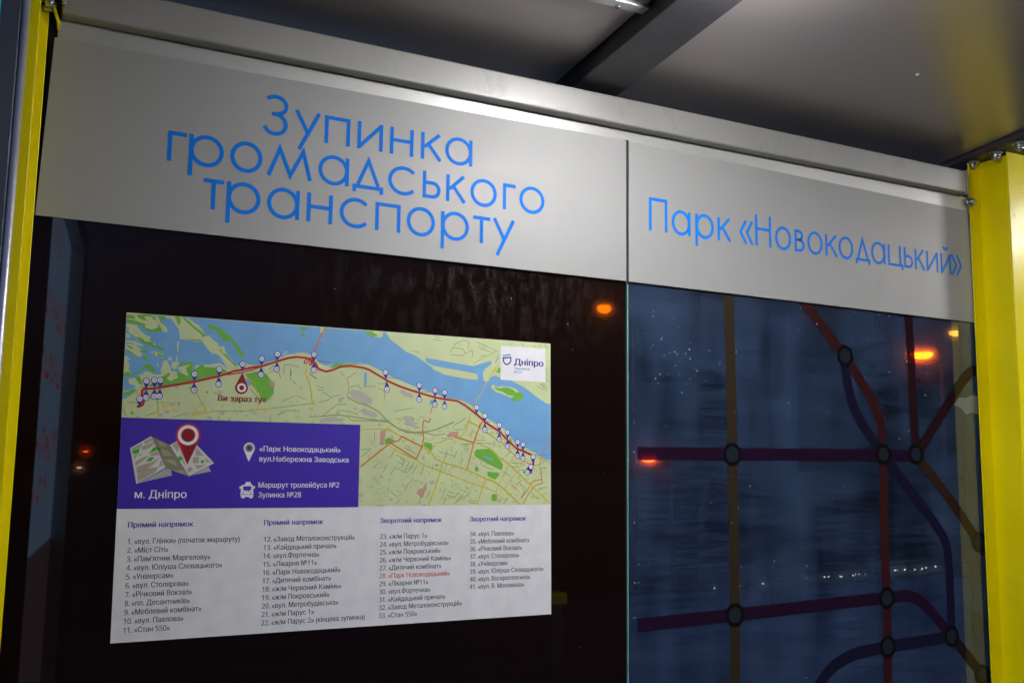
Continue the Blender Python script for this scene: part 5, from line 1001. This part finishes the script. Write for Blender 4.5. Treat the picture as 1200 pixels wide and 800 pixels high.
# ------------------------------------------------------------------ street lamps and quay lights beyond the glass
CAM = camera.location.copy()
def gz(y):
    for (a, za), (b, zb) in zip(prof, prof[1:]):
        if a <= y <= b: return za + (zb - za) * (y - a) / (b - a)
M_pole = surface("lamp_pole_paint", (0.06, 0.065, 0.07), 0.5, 0.3)
def street_lamp(x, y, zh, rad, col, power, label, flat=0.55):
    g0 = gz(y)
    t = thing("street_lamp", (x, y, g0), label, "street lamp", "street lamps beyond the glass")
    b = MB(); b.tube([(x + 1.2, y, g0), (x + 1.2, y, g0 + (zh - g0) * 0.5), (x + 1.2, y, zh - 0.6)], [0.10, 0.08, 0.06], M_pole, 12); b.build("pole", t)
    b = MB(); b.tube([(x + 1.2, y, zh - 0.6), (x + 1.1, y, zh + 0.05), (x + 0.75, y, zh + 0.32), (x + 0.1, y, zh + 0.34)], [0.06, 0.05, 0.045, 0.04], M_pole, 10); b.build("arm", t)
    b = MB(); b.ball((x, y, zh + 0.02 + rad * flat), rad * 1.25, M_pole, 1.2, 1.0, 0.55, 16, 10); h = b.build("lamp_head", t)
    e = emitter("street_lamp_glow", col, power)
    b = MB(); b.ball((x, y, zh), rad, e, 1.15, 1.0, flat, 16, 10); b.build("lamp_glass", h)
    return t
street_lamp(CAM.x + 1.169 * 30, CAM.y + 30, CAM.z + 0.171 * 30, 0.44, (1.0, 0.10, 0.0), 34.0, "large orange street lamp glowing through the blue glass near the yellow column", 0.5)
street_lamp(CAM.x + 1.243 * 26, CAM.y + 26, CAM.z + 0.208 * 26, 0.24, (1.0, 0.30, 0.02), 9.0, "small yellow street lamp beside the yellow column, just under the stop name sign")
street_lamp(CAM.x + 0.626 * 28, CAM.y + 28, CAM.z + 0.192 * 28, 0.22, (1.0, 0.26, 0.0), 22.0, "orange street lamp shining through the black glass near the join of the two panes", 0.8)
street_lamp(CAM.x + 0.690 * 35, CAM.y + 35, CAM.z + 0.013 * 35, 0.30, (1.0, 0.07, 0.0), 20.0, "reddish street lamp low behind the left end of the upper purple line", 0.6)
street_lamp(CAM.x + 0.059 * 55, CAM.y + 55, CAM.z + 0.009 * 55, 0.12, (1.0, 0.12, 0.0), 30.0, "tiny orange street lamp far off between blue advertising board and route map")
street_lamp(CAM.x + 0.0545 * 60, CAM.y + 60, CAM.z - 0.006 * 60, 0.11, (1.0, 0.75, 0.6), 18.0, "tiny white street lamp just below the tiny orange one at the left")
M_quay = emitter("quay_lamp_glow", (1.0, 0.90, 0.60), 3.8)
rg = random.Random(5); proto = None
dirs = [(838, 688), (862, 687), (866, 686), (893, 684), (908, 684), (917, 683), (921, 683), (925, 682), (944, 680), (966, 678), (971, 678), (985, 677), (987, 678), (1000, 674), (1003, 674), (1007, 673), (1015, 674), (1043, 669), (1050, 668), (1053, 669), (1062, 670), (1074, 668), (1082, 667), (1087, 667), (1099, 666)]
KX = [0.788, 0.822, 0.827, 0.865, 0.887, 0.900, 0.906, 0.912, 0.938, 0.970, 0.977, 0.998, 1.001, 1.021, 1.026, 1.032, 1.044, 1.088, 1.100, 1.104, 1.119, 1.139, 1.153, 1.161, 1.180]
for i, kx in enumerate(KX):
    yy = 108 + rg.uniform(-1, 8); d = yy - CAM.y
    zl = CAM.z - (0.1455 - 0.012 * (kx - 0.788) / 0.4 + rg.uniform(-0.0012, 0.0012)) * d
    x = CAM.x + kx * d; g0 = gz(yy)
    s_ = rg.choice((0.7, 0.9, 1.0, 1.25))
    b = MB(); b.tube([(x, yy, g0), (x, yy, zl)], [0.06, 0.04], M_pole, 8); b.ball((x, yy, zl + 0.10 * s_), 0.10 * s_, M_quay, seg=10, rings=6)
    tag(b.build("quay_lamp", None, (x, yy, g0)), "small white lamp in the row along the quay beyond the blue glass", "lamp", "lamps along the quay")

# added dark post behind the blue glass, standing in for a dark upright band
mb = MB(); px_, py_ = CAM.x + 0.905 * 9, CAM.y + 9
mb.tube([(px_, py_, -0.02), (px_, py_, 3.0), (px_, py_, 7.5)], [0.17, 0.15, 0.11], M_darkframe, 16)
tag(mb.build("added_dark_post", None, (px_, py_, -0.02)), "added dark post behind the blue glass, standing in for a dark upright band", "pole")

# short dark bollard with a yellow cap at the kerb: seen only as a mirror image in the black glass
bol = thing("bollard", (2.56, -2.6, 0.0), "dark bollard with yellow cap, mirrored low in the black glass right of the route map", "bollard")
mb = MB(); mb.tube([(2.56, -2.6, 0.0), (2.56, -2.6, 0.92)], 0.036, M_black, 20); mb.build("post", bol)
mb = MB(); mb.box(2.52, 2.60, -2.64, -2.56, 0.9205, 0.98, M_yellow, 0.006); mb.build("cap", bol)
